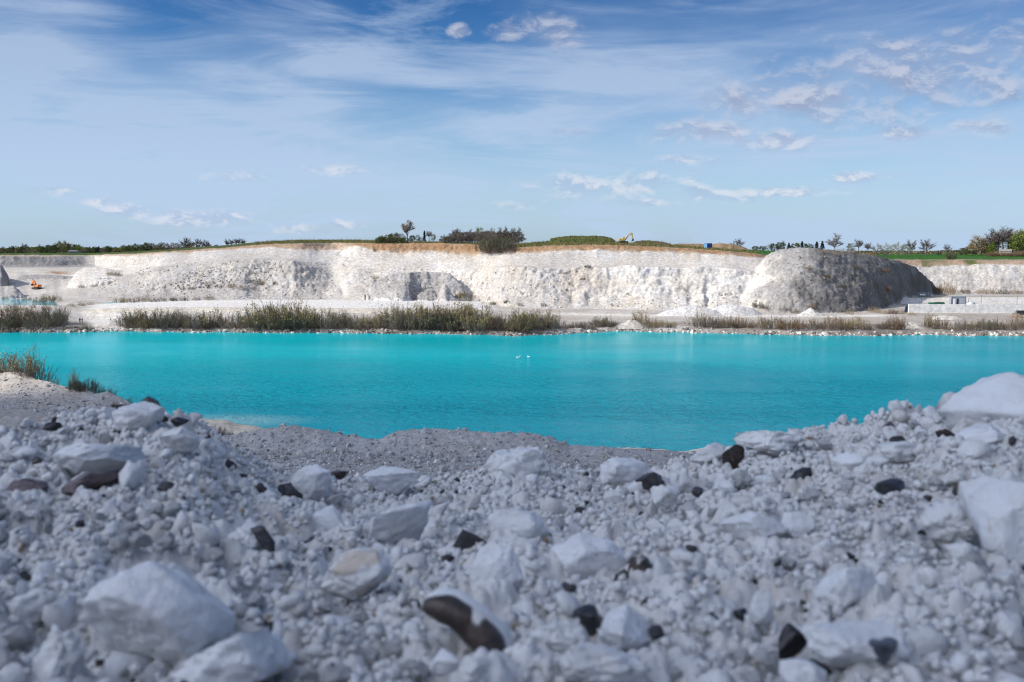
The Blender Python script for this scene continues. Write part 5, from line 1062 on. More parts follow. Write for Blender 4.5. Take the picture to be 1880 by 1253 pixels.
# a far-off wood beyond the fields: one mass
gq = np.random.default_rng(18); G = Geo()
for lo_, hi_, D0_, top_, cnt_ in ((-60, 500, 1150, 455.5, 900), (1380, 1960, 1180, 461.0, 800)):
    for i in range(cnt_):
        px = gq.uniform(lo_, hi_); D = D0_ + gq.uniform(-60, 60); p = np.array(far_pt(px, D)); ht = (zat(top_ + 2.2 * fbm(px / 30, .3, .1, 3, 3), D) - p[2])
        for _ in range(26): G.leaf(p + np.array([gq.normal() * 2.2, gq.normal() * 2.2, gq.uniform(0, ht) ** 1.0]), gq.uniform(.6, 1.4), int(gq.integers(0, 2)), gq)
tag(link('distant_wood', G.mesh('distant_wood', [M_DKLEAF, M_TWIG])), 'low line of far-off woodland on the horizon behind the fields', 'woodland', None, 'stuff')
# ------------------------------------------------------------------ machines, structures, people, birds
M_YEL = simple('yellow_paint', (.62, .36, .06), .45); M_CREAM = simple('faded_yellow_paint', (.62, .47, .22), .5); M_ORG = simple('orange_paint', (.62, .20, .045), .45)
M_BLK = simple('black_steel', (.028, .028, .03), .6); M_RUB = simple('track_rubber', (.035, .033, .032), .85); M_GLS = simple('dark_glass', (.03, .04, .05), .08, spec=.6)
M_BLU = simple('blue_paint', (.02, .09, .26), .5); M_LBLU = simple('light_blue_paint', (.13, .30, .50), .5); M_CONC = simple('concrete', (.70, .69, .66), .9, scale=.6); M_GRN = simple('green_paint', (.015, .13, .07), .5)
M_GREY = simple('grey_sheet_metal', (.34, .36, .40), .5, scale=1.2); M_WHT = simple('white_plastic', (.76, .77, .80), .5); M_NAVY = simple('navy_paint', (.025, .05, .11), .5); M_MESH = simple('galvanised_mesh', (.19, .21, .20), .6, .2)
M_ROOF = simple('roof_tiles', (.24, .20, .19), .8); M_WALLW = simple('whitewash', (.36, .34, .32), .9); M_BARN = simple('barn_sheet', (.15, .16, .18), .8)
def rotm(ax, deg): return Matrix.Rotation(R(deg), 3, ax)
def bar(mb, a, b, w, d):
    """rectangular bar from a to b (x,z plane points at y)"""
    a, b = Vector(a), Vector(b); L = (b - a).length; ang = math.atan2(b.z - a.z, b.x - a.x)
    mb.box((a + b) / 2, (L, d, w), rotm('Y', -math.degrees(ang)), min(w, d) * .12)
def excavator(pos, rz, s, paint, arm_paint, label, pose, flip=1):
    e = empty('excavator', pos, rz, label, 'excavator'); e.scale = (s * flip, s, s)
    for y in (-1.15, 1.15):
        m = MB(); pts = [(-1.9 + .45 * math.cos(a), .45 + .45 * math.sin(a)) for a in np.linspace(PI/2, 3*PI/2, 8)] + [(1.9 + .45 * math.cos(a), .45 + .45 * math.sin(a)) for a in np.linspace(-PI/2, PI/2, 8)]
        m.prism(pts, y - .3, y + .3); t = m.build('track', M_RUB, e)
        w = MB()
        for x in (-1.9, -1.2, -.4, .4, 1.2, 1.9): w.cyl((x, y - .33, .45), (x, y + .33, .45), .26, n=12)
        w.build('roller', M_BLK, t)
    MB().box((0, 0, .8), (1.8, 1.7, .5), None, .05).build('undercarriage', M_BLK, e)
    b = MB(); b.box((-.7, 0, 1.55), (3.1, 2.5, .95), None, .12); b.box((-1.9, 0, 1.75), (.8, 2.45, 1.3), None, .22); b.build('body', paint, e)
    c = MB().prism([(.1, 1.15), (1.25, 1.15), (1.35, 1.7), (1.0, 2.85), (.1, 2.9)], .25, 1.25).build('cab', paint, e)
    w = MB(); w.prism([(.25, 1.9), (1.2, 1.9), (.95, 2.7), (.25, 2.72)], .22, 1.28); w.build('window', M_GLS, c)
    q = pose; bo = MB()
    bar(bo, (.7, -.2, 1.5), (q[0][0], -.2, q[0][1]), .85, .6); bar(bo, (q[0][0], -.2, q[0][1]), (q[1][0], -.2, q[1][1]), .75, .55); bo.build('boom', arm_paint, e)
    ar = MB(); bar(ar, (q[1][0] - .1, -.2, q[1][1] + .25), (q[2][0], -.2, q[2][1]), .62, .45); a_ = ar.build('arm', arm_paint, e)
    cy = MB(); cy.cyl((.9, .12, 1.6), ((.7 + q[0][0]) / 2 + .4, .12, (1.5 + q[0][1]) / 2), .11); cy.cyl((.9, -.52, 1.6), ((.7 + q[0][0]) / 2 + .4, -.52, (1.5 + q[0][1]) / 2), .11)
    cy.cyl(((q[0][0] + q[1][0]) / 2, -.2, (q[0][1] + q[1][1]) / 2 + .5), (q[1][0] - .05, -.2, q[1][1] + .35), .10); cy.build('hydraulic_ram', M_BLK, e)
    bx, bz = q[2]; k = MB().prism([(bx - .15, bz + .25), (bx + .25, bz + .2), (bx + .45, bz - .35), (bx + .1, bz - .95), (bx - .75, bz - .8), (bx - .35, bz - .55)], -.85, .45).build('bucket', M_BLK, e)
    return e
p = far_hit(1143, 446.5, 430, 540); p.z -= .05
excavator(p, R(6), .95, M_YEL, M_CREAM, 'yellow excavator with raised pale boom digging on the skyline', [(2.7, 4.1), (4.5, 4.75), (4.9, 1.9)])
p = far_hit(68, 531, 400, 620)
excavator(p, R(155), .98, M_ORG, M_ORG, 'orange excavator working on the quarry floor at the left', [(1.6, 3.9), (2.6, 4.6), (3.4, 2.6)])
# blue site container on the skyline
p = far_hit(1298.5, 456.6, 430, 510); k = p.y / F
e = empty('container', p, R(28), 'blue steel site container on the skyline left of the brown spoil heap', 'container')
m = MB(); m.box((0, 0, 1.22), (2.9, 2.3, 2.44), None, .03); 
for i in range(9): m.box((-1.25 + i * .31, -1.17, 1.22), (.14, .06, 2.2))
for i in range(7): m.box((-1.47, -.95 + i * .31, 1.22), (.06, .14, 2.2))
m.build('body', M_BLU, e)
d = MB().box((-1.53, 0, 1.2), (.06, 2.1, 2.2), None, .01).build('door', M_LBLU, e)
h_ = MB(); h_.cyl((-1.58, -.25, .3), (-1.58, -.25, 2.2), .03); h_.cyl((-1.58, .25, .3), (-1.58, .25, 2.2), .03); h_.build('handle', M_MESH, d)
# concrete wall and the yard behind it, right
def fpt(px, py, D): return at(px, py, D)
zw = far_z(1760, 399) - .1; Dw = 399.0
x0, x1 = at(1668, 560, Dw).x, at(1900, 560, Dw).x; zt = zat(558.5, Dw)
e = empty('retaining_wall', (x0, Dw, zw), R(-1.0), 'long pale concrete retaining wall on the far yard', 'wall')
npn = 9; wp = (x1 - x0) / npn
for i in range(npn):
    MB().box((wp * (i + .5), 0, (zt - zw) / 2 - .04 * i), (wp - .05, .8, zt - zw), None, .04).build('panel', M_CONC, e)
MB().box((wp * npn / 2, 0, .2), (wp * npn, 1.0, .4)).build('footing', M_CONC, e)
e = empty('steel_panel', (at(1664, 570, 400).x, 400.6, zw - .05), 0, 'dark navy steel panel leaning at the left end of the concrete wall', 'panel')
MB().prism([(-.75, 0), (.75, 0), (.75, 2.9), (-.05, 2.9)], -.12, .12).build('sheet', M_NAVY, e); MB().box((.6, -.2, 1.4), (.14, .14, 2.8)).build('post', M_BLK, e)
def onyard(px, D): 
    v = far_pt(px, D); return v
def yard_at(px, py, D): return at(px, py, D)
# fenced cage with a white notice at the foot of the dark hill
p = far_hit(1690, 546.0, 420, 520); W_ = 39 * p.y / F; H_ = 9.5 * p.y / F
e = empty('wire_cage', p - Vector((0, 0, .15)), 0, 'long grey-green mesh enclosure with a white notice at the hill foot', 'cage')
MB().box((0, .9, H_ / 2), (W_ - .1, 1.6, H_ - .1), None, .02).build('mesh_box', M_MESH, e)
m = MB()
for i in range(9): m.box((-W_/2 + W_ * i / 8, -.02, H_ / 2), (.09, .09, H_))
for zz in (.1, H_ / 2, H_): m.box((0, -.03, zz), (W_ + .1, .07, .07))
m.build('frame', M_GREY, e); MB().box((W_ * .10, -.14, H_ * .55), (W_ * .25, .05, H_ * .28), None, .01).build('notice_board', M_WHT, e)
# skip, kiosk, tank, pipes behind the wall
p = far_pt(1720, 409); e = empty('skip', p, 0, 'open green waste skip behind the concrete wall', 'skip'); tz = zat(555.8, 409) - p.z
m = MB(); L = 27 * 409 / F
m.prism([(-L/2, tz - .75), (-L/2 + .6, -.0), (L/2 - .6, -.0), (L/2, tz - .75), (L/2, tz), (-L/2, tz)], -1.0, 1.0); m.build('bin', M_GRN, e); m = MB()
for i in range(5): m.box((-L/2 + .7 + i * (L - 1.4) / 4, -1.04, tz * .5), (.10, .08, tz))
m.build('rib', M_GRN, e); MB().box((L * .18, 0, tz + .06), (L * .6, 1.5, .12), None, .02).build('load', M_BLK, e)
p = far_pt(1758.5, 408); b = zat(561, 408) ; H_ = zat(544.5, 408) - p.z; W_ = 26 * 408 / F
e = empty('kiosk', p, R(-4), 'grey sheet-metal kiosk with a dark frame behind the concrete wall', 'kiosk')
m = MB(); m.box((0, 0, H_ / 2), (W_ - .2, 2.6, H_ - .15), None, .02); m.build('body', M_GREY, e); m = MB()
for x in (-W_/2 + .1, W_/2 - .1): m.box((x, -1.36, H_ / 2), (.16, .16, H_))
m.box((0, -1.36, H_ - .08), (W_, .16, .16)); m.build('frame', M_BLK, e)
MB().box((-W_ * .08, -1.38, H_ * .52), (.75, .1, H_ * .7), None, .02).build('door', M_BLK, e); MB().box((-W_ * .3, -1.35, H_ * .6), (.9, .08, H_ * .45), None, .02).build('panel', M_WHT, e); MB().box((0, 0, H_ - .02), (W_ + .2, 2.9, .1)).build('roof', M_GREY, e)
p = far_pt(1782, 407); tz = zat(555.5, 407) - p.z; e = empty('tank', p, 0, 'white lying tank right of the grey kiosk', 'tank')
MB().cyl((-1.8, 0, tz - .75), (1.8, 0, tz - .75), .75, n=20).build('vessel', M_WHT, e, True); m = MB()
for x in (-1.1, 1.1): m.box((x, 0, (tz - 1.3) / 2), (.3, 1.1, tz - 1.2))
m.build('cradle', M_BLK, e)
p = far_pt(1832, 406); tz = zat(560.2, 406) - p.z; L = 72 * 406 / F; e = empty('pipe_stack', p, R(-1), 'long stack of dark blue pipes behind the right part of the wall', 'pipes')
for i, (y, z_) in enumerate([(-.5, .3), (.2, .3), (-.15, .62)]): 
    MB().cyl((-L/2 + i * .4, y, tz - .95 + z_), (L/2 - i * .3, y, tz - .95 + z_), .33, n=12).build('pipe', M_NAVY, e, True)
m = MB()
for x in (-L*.4, 0, L*.4): m.box((x, 0, (tz - 1.0) / 2), (.25, 1.8, tz - .95))
m.build('trestle', M_BLK, e)
for px, top, lab in ((1779, 549, 'thin post left of the long white bank'), (1802, 543, 'thin dark post standing in the white bank, left of the tallest'), (1868, 543, 'tallest thin dark post, at the right of the white bank'), (1693, 546, 'thin post by the white chalk slope')):
    p = far_pt(px, 420); h = zat(top, 420) - p.z; m = MB(); m.cyl((0, 0, -.2), (0, 0, h), .10, .07, 8); m.box((0, 0, h), (.3, .3, .08)); o = m.build('post', M_BLK); o.location = p; tag(o, lab, 'post')
# dark trailer at the right edge
p = far_hit(1880, 579, 380, 400); e = empty('trailer', p, R(-3), 'low black trailer at the right edge before the concrete wall', 'trailer')
MB().box((.3, 0, 1.15), (5.2, 2.0, 1.25), None, .06).build('body', M_BLK, e)
for x in (-.9, .9):
    for y in (-.95, .95): MB().cyl((x, y - .12, .36), (x, y + .12, .36), .36, n=16).build('wheel', M_RUB, e)
MB().box((-2.75, 0, 1.0), (.35, 1.6, .9), None, .04).build('toolbox', M_MESH, e); MB().box((-3.4, 0, .55), (1.2, .12, .12)).build('drawbar', M_BLK, e)
# farm building on the left skyline, house on the right
p = far_pt(146, 700); w_, h_ = 27 * 700 / F, zat(459.5, 700) - p.z
e = empty('barn', p, R(4), 'long low grey barn among the trees on the left skyline', 'barn')
MB().box((0, 0, h_ * .3), (w_, 8, h_ * .6)).build('wall', M_BARN, e); MB().prism([(-4.4, h_ * .58), (4.4, h_ * .58), (0, h_)], -w_/2 - .3, w_/2 + .3).build('roof', M_BARN, e).rotation_euler = (0, 0, PI / 2)
p = far_pt(1842, 715); k = 690 / F; e = empty('house', p, R(-20), 'low whitewashed house with a pale roof among trees at the right', 'house'); e.scale = (.8, .8, .72)
MB().box((0, 0, 2.3), (9.5, 6.5, 4.6)).build('wall', M_WALLW, e); rf = MB().prism([(-3.7, 4.5), (3.7, 4.5), (0, 6.5)], -5.1, 5.1).build('roof', simple('pale_roof', (.27, .24, .22), .7), e); rf.rotation_euler = (0, 0, PI / 2)
MB().box((2.8, 0, 6.6), (.8, .8, 1.6), None, .03).build('chimney', M_WALLW, rf)
for x in (-3.2, -.6, 2.4): 
    f = MB().box((x, -3.28, 2.9), (1.5, .12, 1.3), None, .02).build('window', M_WHT, e); MB().box((x, -3.36, 2.9), (1.25, .06, 1.05)).build('pane', M_GLS, f)
# small chalk heaps
def heap(name, px, D, w_, h_, dpt, label, seed, col=(.78, .765, .74), flatk=1.0):
    n = 70; yy, xx = np.meshgrid(np.linspace(-1.1, 1.1, n), np.linspace(-1.1, 1.1, n)); r = np.sqrt(xx**2 + yy**2) * (1 + .12 * fbm(np.arctan2(yy, xx) * 1.5, .3, seed, 3, seed))
    z = np.clip(1.03 - r ** flatk, -.12, None) * h_; z = np.where(z > .85 * h_, .85 * h_ + (z - .85 * h_) * .55, z)
    X, Yh = xx * w_ / 2, yy * dpt / 2; z = z * (1 + .35 * fbm(X / (w_ * .2), Yh / (w_ * .2), seed, 3, seed + 3)) + fbm(X / .9, Yh / .9, seed, 4, seed) * .22 * (z > -.1 * h_)
    c = np.broadcast_to(np.array(col), z.shape + (3,)).copy(); o = link(name, grid_mesh(name, X, Yh, z, M_TERR, c)); p = far_pt(px, D); o.location = p
    return tag(o, label, 'chalk heap')
heap('chalk_heap', 1490, 388, 11.5, 2.5, 9, 'small pale cone heap at the foot of the dark hill', 3, (.62, .60, .56))
heap('chalk_heap', 1158, 341, 13, 2.6, 9, 'white mound at the waterline in a gap of the shrubs', 5, (.55, .52, .47), 1.0)
heap('chalk_heap', 1270, 390, 27, 3.6, 12, 'long soft powder heap before the bright cliff, left part', 7, (.70, .685, .66), 2.0)
heap('chalk_heap', 1345, 392, 24, 4.6, 12, 'taller powder heap at the right end of the long one', 9, (.68, .67, .655), 1.5)
heap('chalk_heap', 1676, 337, 9, 1.8, 7, 'tumble of white blocks at the waterline right of the hedge scrub', 11, (.55, .52, .47), 1.0)
heap('chalk_heap', 1740, 373, 12, 1.4, 8, 'low pale gravel hump before the concrete wall', 13, (.6, .57, .53), 1.6)
heap('earth_heap', 1868, 378, 6, 1.6, 5, 'small brown earth heap near the black trailer', 15, (.27, .21, .16), 1.3)
heap('chalk_heap', 208, 345, 7, 1.8, 6, 'grey chalk hump at the waterline right of the lone walker', 17, (.55, .53, .50), 1.4)
heap('chalk_heap', 1695, 412, 9, 2.6, 7, 'pale bulldozed heap behind the left end of the concrete wall', 19, (.66, .645, .62), 1.2)
# driftwood at the waterline
p = far_pt(683, shoreD(683) + 1.0); G = Geo(); G.tube([(-1.3, 0, -.2), (-.4, 0, .35), (.3, 0, 1.0), (.9, .1, 1.55)], [.22, .2, .14, .05], 0, 7); G.tube([(-.1, 0, .6), (.6, .1, .6), (1.1, .2, .8)], [.12, .08, .03], 0, 6); G.tube([(.3, 0, 1.0), (.1, 0, 1.5), (.2, .1, 1.9)], [.10, .06, .02], 0, 6)
o = link('driftwood', G.mesh('driftwood', [M_BLK])); o.location = p; tag(o, 'dark forked driftwood at the waterline below the embankment', 'driftwood')
# people
M_SKIN = simple('skin', (.45, .28, .20), .6); M_JKT = simple('black_jacket', (.018, .018, .022), .8); M_JKT2 = simple('charcoal_jacket', (.035, .035, .042), .8); M_TRS = simple('dark_trousers', (.022, .024, .032), .85); M_TRS2 = simple('grey_trousers', (.09, .09, .10), .85); M_HAIR = simple('dark_hair', (.03, .022, .016), .7); M_DOG = simple('reddish_fur', (.32, .11, .06), .8)
def skin(name, pts, edges, rad, mat, parent=None, root=0, sub=2):
    me = bpy.data.meshes.new(name); me.from_pydata([tuple(q) for q in pts], edges, []); me.materials.append(mat)
    o = link(name, me, parent); m = o.modifiers.new('skin', 'SKIN'); m.use_smooth_shade = True
    sv = me.skin_vertices[0].data
    for i, r in enumerate(rad): sv[i].radius = (r, r) if np.isscalar(r) else r; sv[i].use_root = (i in root) if isinstance(root, tuple) else (i == root)
    o.modifiers.new('sub', 'SUBSURF').levels = sub; o.modifiers['sub'].render_levels = sub
    return o
def person(pos, rz, h, label, jk, tr, stride=.12, arm=.1, lean=0.0, group=None):
    e = empty('person', pos, rz, label, 'person', group); e.scale = (h / 1.75,) * 3
    P_ = [(0,0,.95),(0,-lean*.3,1.15),(0,-lean*.7,1.40),(0,-lean,1.50),(0,-lean-.02,1.60),(0,-lean-.02,1.72),
          (.09,0,.90),(.10,-stride,.50),(.10,-stride*.8,.09),(.10,-stride*.8-.16,.04),(-.09,0,.90),(-.10,stride*.5,.50),(-.10,stride,.09),(-.10,stride-.16,.04),
          (.19,-lean*.7,1.40),(.25,-arm*.4-lean*.5,1.13),(.24,-arm-.1-lean*.4,.90),(.23,-arm-.14-lean*.4,.80),(-.19,-lean*.7,1.40),(-.25,arm*.4-lean*.5,1.13),(-.24,arm-.1-lean*.4,.90),(-.23,arm-.13-lean*.4,.80)]
    E_ = [(0,1),(1,2),(2,3),(3,4),(4,5),(0,6),(6,7),(7,8),(8,9),(0,10),(10,11),(11,12),(12,13),(2,14),(14,15),(15,16),(16,17),(2,18),(18,19),(19,20),(20,21)]
    rd = [.13,.12,.14,.055,.085,.09,.085,.06,.04,.04,.085,.06,.04,.04,.06,.045,.035,.04,.06,.045,.035,.04]
    skin('body', P_, E_, rd, M_SKIN, e)
    pj = [P_[i] for i in (0, 1, 2, 14, 15, 16, 18, 19, 20)]; pj[0] = (0, 0, .80); skin('jacket', pj, [(0,1),(1,2),(2,3),(3,4),(4,5),(2,6),(6,7),(7,8)], [.17,.16,.175,.085,.065,.055,.085,.065,.055], jk, e)
    pt = [(.07, 0, 1.0), P_[6], P_[7], (P_[8][0], P_[8][1], .05), (-.07, 0, 1.0), P_[10], P_[11], (P_[12][0], P_[12][1], .05)]; skin('trousers', pt, [(0,1),(1,2),(2,3),(4,5),(5,6),(6,7)], [.125,.112,.082,.066,.125,.112,.082,.066], tr, e, (0, 4))
    fc_ = MB(); fc_.cyl((0, -lean - .09, 1.645), (0, -lean - .128, 1.615), .012, .018, 8); fc_.build('nose', M_SKIN, e, True)
    for x in (-.034, .034): link('eye', npmesh('eye', ICO[2][0] * .012 + np.array([x, -lean - .098, 1.655]), [ICO[2][1]], True, M_BLK), e)
    V = ICO[3][0] * np.array([.098, .108, .10]) + np.array([0, -lean + .012, 1.705]); link('hair', npmesh('hair', V, [ICO[3][1]], True, M_HAIR), e)
    sh = MB()
    for q in (P_[8], P_[12]): sh.box((q[0], q[1] - .07, .045), (.10, .28, .09), None, .03)
    sh.build('shoe', M_BLK, e)
    return e
pA, pB, pC = (far_hit(a, b, 335, 400) for a, b in ((144.5, 593), (148.8, 593), (201.5, 593)))
person(pA, R(20), 1.82, 'person in black, left one of the two walking side by side', M_JKT, M_TRS, .14, .12, .02, 'people on the far shore')
person(pB, R(-10), 1.70, 'person in dark clothes, right one of the two walking side by side', M_JKT2, M_TRS, .10, .08, .02, 'people on the far shore')
person(pC, R(-40), 1.75, 'person in a black jacket and grey trousers walking with a reddish dog', M_JKT, M_TRS2, .16, .2, .05, 'people on the far shore')
pD = far_hit(205.5, 593.3, 335, 400); e = empty('dog', pD, R(10), 'reddish dog on the white flat beside the lone walker', 'dog')
skin('body', [(-.34,0,.48),(0,0,.47),(.30,0,.50),(.46,0,.64),(.60,0,.68),(.72,0,.64), (-.32,.09,.36),(-.38,.09,.22),(-.34,.09,.03),(-.32,-.09,.36),(-.40,-.09,.22),(-.36,-.09,.03),(.28,.09,.34),(.28,.09,.2),(.29,.09,.03),(.28,-.09,.34),(.31,-.09,.2),(.30,-.09,.03),(-.50,0,.56),(-.64,0,.68)],
     [(0,1),(1,2),(2,3),(3,4),(4,5),(0,6),(6,7),(7,8),(0,9),(9,10),(10,11),(2,12),(12,13),(13,14),(2,15),(15,16),(16,17),(0,18),(18,19)], [.13,.12,.15,.085,.085,.045,.08,.05,.035,.08,.05,.035,.06,.045,.035,.06,.045,.035,.04,.02], M_DOG, e, 1)
m = MB()
for y in (-.07, .07): m.box((.55, y, .75), (.05, .03, .10), None, .01)
m.build('ear', M_DOG, e)
# swans on the lake
M_SWAN = simple('white_plumage', (.80, .80, .78), .7, var=.04); M_BEAK = simple('orange_beak', (.55, .2, .04), .5)
def swan(px, py, rz, s, label, up):
    D = -WZ * F / (py - HZ) ; p = at(px, py, D); p.z = WZ
    e = empty('swan', p, rz, label, 'swan', 'swans on the lake'); e.scale = (s,) * 3
    neck = [(.42,0,.30),(.56,0,.50),(.54,0,.72),(.60,0,.86),(.72,0,.84)] if up else [(.42,0,.26),(.60,0,.34),(.74,0,.40),(.84,0,.44),(.95,0,.40)]
    skin('body', [(-.62,0,.34),(-.36,0,.20),(0,0,.14),(.30,0,.18)] + neck, [(i, i+1) for i in range(8)], [.04,.20,.27,.20,.10,.06,.05,.062,.03], M_SWAN, e, 2)
    for y in (-1, 1):
        V = ICO[3][0] * np.array([.46, .09, .17]); V[:, 2] += (V[:, 0] < 0) * (-V[:, 0]) * .25; link('wing', npmesh('wing', V + np.array([-.14, .21 * y, .28]), [ICO[3][1]], True, M_SWAN), e)
    b = neck[-1]; MB().cyl((b[0] + .01, 0, b[2]), (b[0] + .12, 0, b[2] - .03), .028, .010, 8).build('beak', M_BEAK, e)
swan(951.5, 658.5, R(15), .85, 'larger white swan floating on the turquoise lake, nearer the left', True)
swan(970.5, 656.8, R(170), .62, 'smaller white swan just right of the larger one on the lake', True)
# ------------------------------------------------------------------ camera, sun, sky
cam = bpy.data.cameras.new('camera'); co = bpy.data.objects.new('camera', cam); C.objects.link(co)
co.location = (0, 0, 0); co.rotation_euler = (PI / 2 - TH, 0, 0)
cam.sensor_width = 36; cam.lens = 36 * F / 1880; cam.clip_start = .02; cam.clip_end = 30000
cam.dof.use_dof = True; cam.dof.focus_distance = 240; cam.dof.aperture_fstop = 8.6; cam.dof.aperture_blades = 0
bpy.context.scene.camera = co
SUN_EL, TOSUN = R(36), Vector((-.965, -.26, 0)).normalized()
sv = Vector((TOSUN.x * math.cos(SUN_EL), TOSUN.y * math.cos(SUN_EL), math.sin(SUN_EL)))
sl = bpy.data.lights.new('sun', 'SUN'); sl.energy = 4.3; sl.angle = R(.53); sl.color = (1.0, .925, .82)
so_ = bpy.data.objects.new('sun', sl); C.objects.link(so_); so_.rotation_euler = sv.to_track_quat('Z', 'Y').to_euler(); so_.location = (-200, -60, 120)
w = bpy.data.worlds.new('World'); bpy.context.scene.world = w; w.use_nodes = True; w.cycles.sampling_method = 'MANUAL'; w.cycles.sample_map_resolution = 512
nt = NT(w.node_tree); bg = w.node_tree.nodes['Background']
sky = nt.node('ShaderNodeTexSky', sky_type='NISHITA', sun_disc=False)
sky.sun_elevation = SUN_EL; sky.sun_rotation = math.atan2(TOSUN.x, TOSUN.y); sky.altitude = 50; sky.air_density = 1.0; sky.dust_density = .6; sky.ozone_density = 2.2
d = nt.vmath('NORMALIZE', nt.node('ShaderNodeTexCoord').outputs['Generated']); x, y, z = nt.sepxyz(d)[:3]
u = nt.math('ARCTAN2', x, y); v = nt.math('ARCSINE', z)
uv = nt.comb(u, v)
def UV(px, py):
    a, b, c = ray(px, py); n = math.sqrt(a*a + b*b + c*c)
    return math.atan2(float(a), float(b)), math.asin(float(c) / n)
base = sky.outputs[0]
S_SKY = .14
# thin high cloud: a veil that thickens towards the horizon, and wind-drawn streaks
n_a = nt.noise(nt.mapping(uv, loc=(.31, .12, 0), rot=(0, 0, R(-24)), sc=(2.2, 8.0, 1)), 1.0, 6, .58, .55)
n_b = nt.noise(nt.mapping(uv, loc=(1.7, .4, 0), rot=(0, 0, R(-14)), sc=(5.0, 30.0, 1)), 1.0, 5, .6, .4)
n_c = nt.noise(nt.mapping(uv, loc=(3.1, 2.2, 0), sc=(3.0, 5.0, 1)), 1.0, 4, .5, .2)
def ell(px, py, w_, h_, rot=0):
    a, b = UV(px, py)
    p = nt.vmath('SUBTRACT', uv, (a, b, 0))
    if rot: p = nt.mapping(p, rot=(0, 0, R(rot)))
    return nt.vmath('LENGTH', nt.vmath('MULTIPLY', p, (F / w_, F / h_, 0)))
def soft(e, a=1.0, b=.0, k=1.0): return nt.ramp(e, a, b, 0, k)
low = nt.ramp(v, .28, .015, 0, 1)
veil = nt.math('ADD', nt.math('MULTIPLY', low, .66), nt.math('MULTIPLY', nt.ramp(n_a, .36, .74), .26))
n_s = nt.noise(nt.mapping(uv, loc=(.77, .3, 0), rot=(0, 0, R(-17)), sc=(3.4, 17.0, 1)), 1.0, 8, .62, 1.1)
n_m = nt.noise(nt.mapping(uv, loc=(5.7, 1.3, 0), sc=(1.6, 2.6, 1)), 1.0, 3, .5, .3)
veil = nt.math('ADD', veil, nt.math('MULTIPLY', nt.ramp(n_s, .40, .70), nt.ramp(n_m, .34, .60, .08, .85)))
for (px, py, a, b, r, k) in ((60, 190, 430, 150, 20, .55), (120, 60, 260, 110, -30, .32), (1500, 60, 560, 130, -5, .18), (470, 165, 330, 46, 20, .50), (640, 95, 260, 40, 14, .34), (500, 225, 200, 22, 12, .35), (1000, 218, 330, 16, -4, .40), (1250, 160, 400, 50, 8, .25), (300, 290, 420, 100, 5, .32), (700, 320, 300, 40, 3, .2), (1150, 80, 300, 60, 12, .2)):
    veil = nt.math('ADD', veil, nt.math('MULTIPLY', soft(ell(px, py, a, b, r), 1.1, 0, k), nt.ramp(n_b, .33, .64, .1, 1.55)))
for (px, py, a, b, r, k) in ((300, 40, 150, 110, -40, .30), (800, 110, 230, 150, 10, .42), (700, 225, 300, 42, 8, .26), (870, 270, 260, 40, 5, .18)):
    veil = nt.math('SUBTRACT', veil, nt.math('MULTIPLY', soft(ell(px, py, a, b, r), 1.1, 0, k), nt.ramp(n_c, .3, .7, .6, 1.2)))
veil = nt.math('MULTIPLY', nt.math('MAXIMUM', veil, 0.02), 1.0, clamp=True)
CIR = nt.mix(nt.ramp(v, .03, .26), (3.2, 4.15, 5.55, 1), (2.45, 3.2, 4.6, 1))
grade = nt.mix(nt.ramp(v, .02, .30), (.55, .76, .94, 1), (.035, .235, .50, 1))
skycol = nt.mix(1.0, base, grade, 'MULTIPLY')
colr = nt.mix(nt.math('MULTIPLY', veil, .92), skycol, CIR)
# small cumulus scraps, each at its bearing and height above the horizon
CL = [(842,57,20,13,0,1.2),(930,57,40,17,0,1.2),(995,42,62,20,-4,1.1),(1032,58,52,34,0,1.15),(985,44,50,18,0,.9),
 (1700,140,180,55,14,1.1),(1500,185,230,48,4,1.1),(1650,90,70,24,0,1.0),(1800,120,120,60,10,.95),(1860,80,60,50,0,.8),(1380,190,120,30,6,1.0),(1560,150,150,40,12,.7),
 (1290,243,110,24,0,.95),(1440,258,90,24,0,1.05),(1660,244,60,15,3,1.0),(1795,232,62,14,10,1.05),(1250,293,42,11,0,.9),(1315,296,18,7,0,.9),
 (1130,338,170,26,-2,1.0),(1310,356,90,17,2,1.0),(1440,353,120,9,0,.9),(1560,328,56,11,0,.95),(1130,308,50,14,0,.8),(1640,325,20,5,0,.7),(1050,243,45,9,0,.7),
 (105,351,50,11,0,1.15),(245,388,52,17,0,1.15),(365,402,100,17,0,1.15),(190,371,34,8,0,.9),(315,410,40,8,0,.9),(545,418,40,12,0,.9),(635,411,40,9,0,.85),(965,376,60,12,0,.75),(430,324,60,13,0,.6),(600,311,70,9,0,.6),(1190,372,70,8,0,.8)]
fld = None; sh = None
n_f = nt.noise(nt.mapping(uv, sc=(26, 48, 1)), 1.0, 7, .62, .35)
n_g = nt.noise(nt.mapping(uv, loc=(-.05, .30, 0), sc=(26, 48, 1)), 1.0, 7, .62, .35)
for (px, py, a, b, r, k) in CL:
    e = nt.math('MULTIPLY', nt.math('SUBTRACT', 1.0, nt.math('POWER', ell(px, py, a * 1.12, b * 1.15, r), 1.6)), k)
    fld = e if fld is None else nt.math('MAXIMUM', fld, e)
fld = nt.math('MAXIMUM', fld, -1.5)
den = nt.ramp(nt.math('ADD', nt.math('MULTIPLY', fld, .46), nt.math('MULTIPLY', nt.math('SUBTRACT', n_f, .5), 1.7)), -.04, .74, 0, 1)
lit = nt.ramp(nt.math('SUBTRACT', n_g, n_f), -.10, .07, 1, 0)
lit = nt.math('MULTIPLY', nt.math('ADD', nt.math('MULTIPLY', lit, .9), nt.math('MULTIPLY', den, .08)), 1.0, clamp=True)
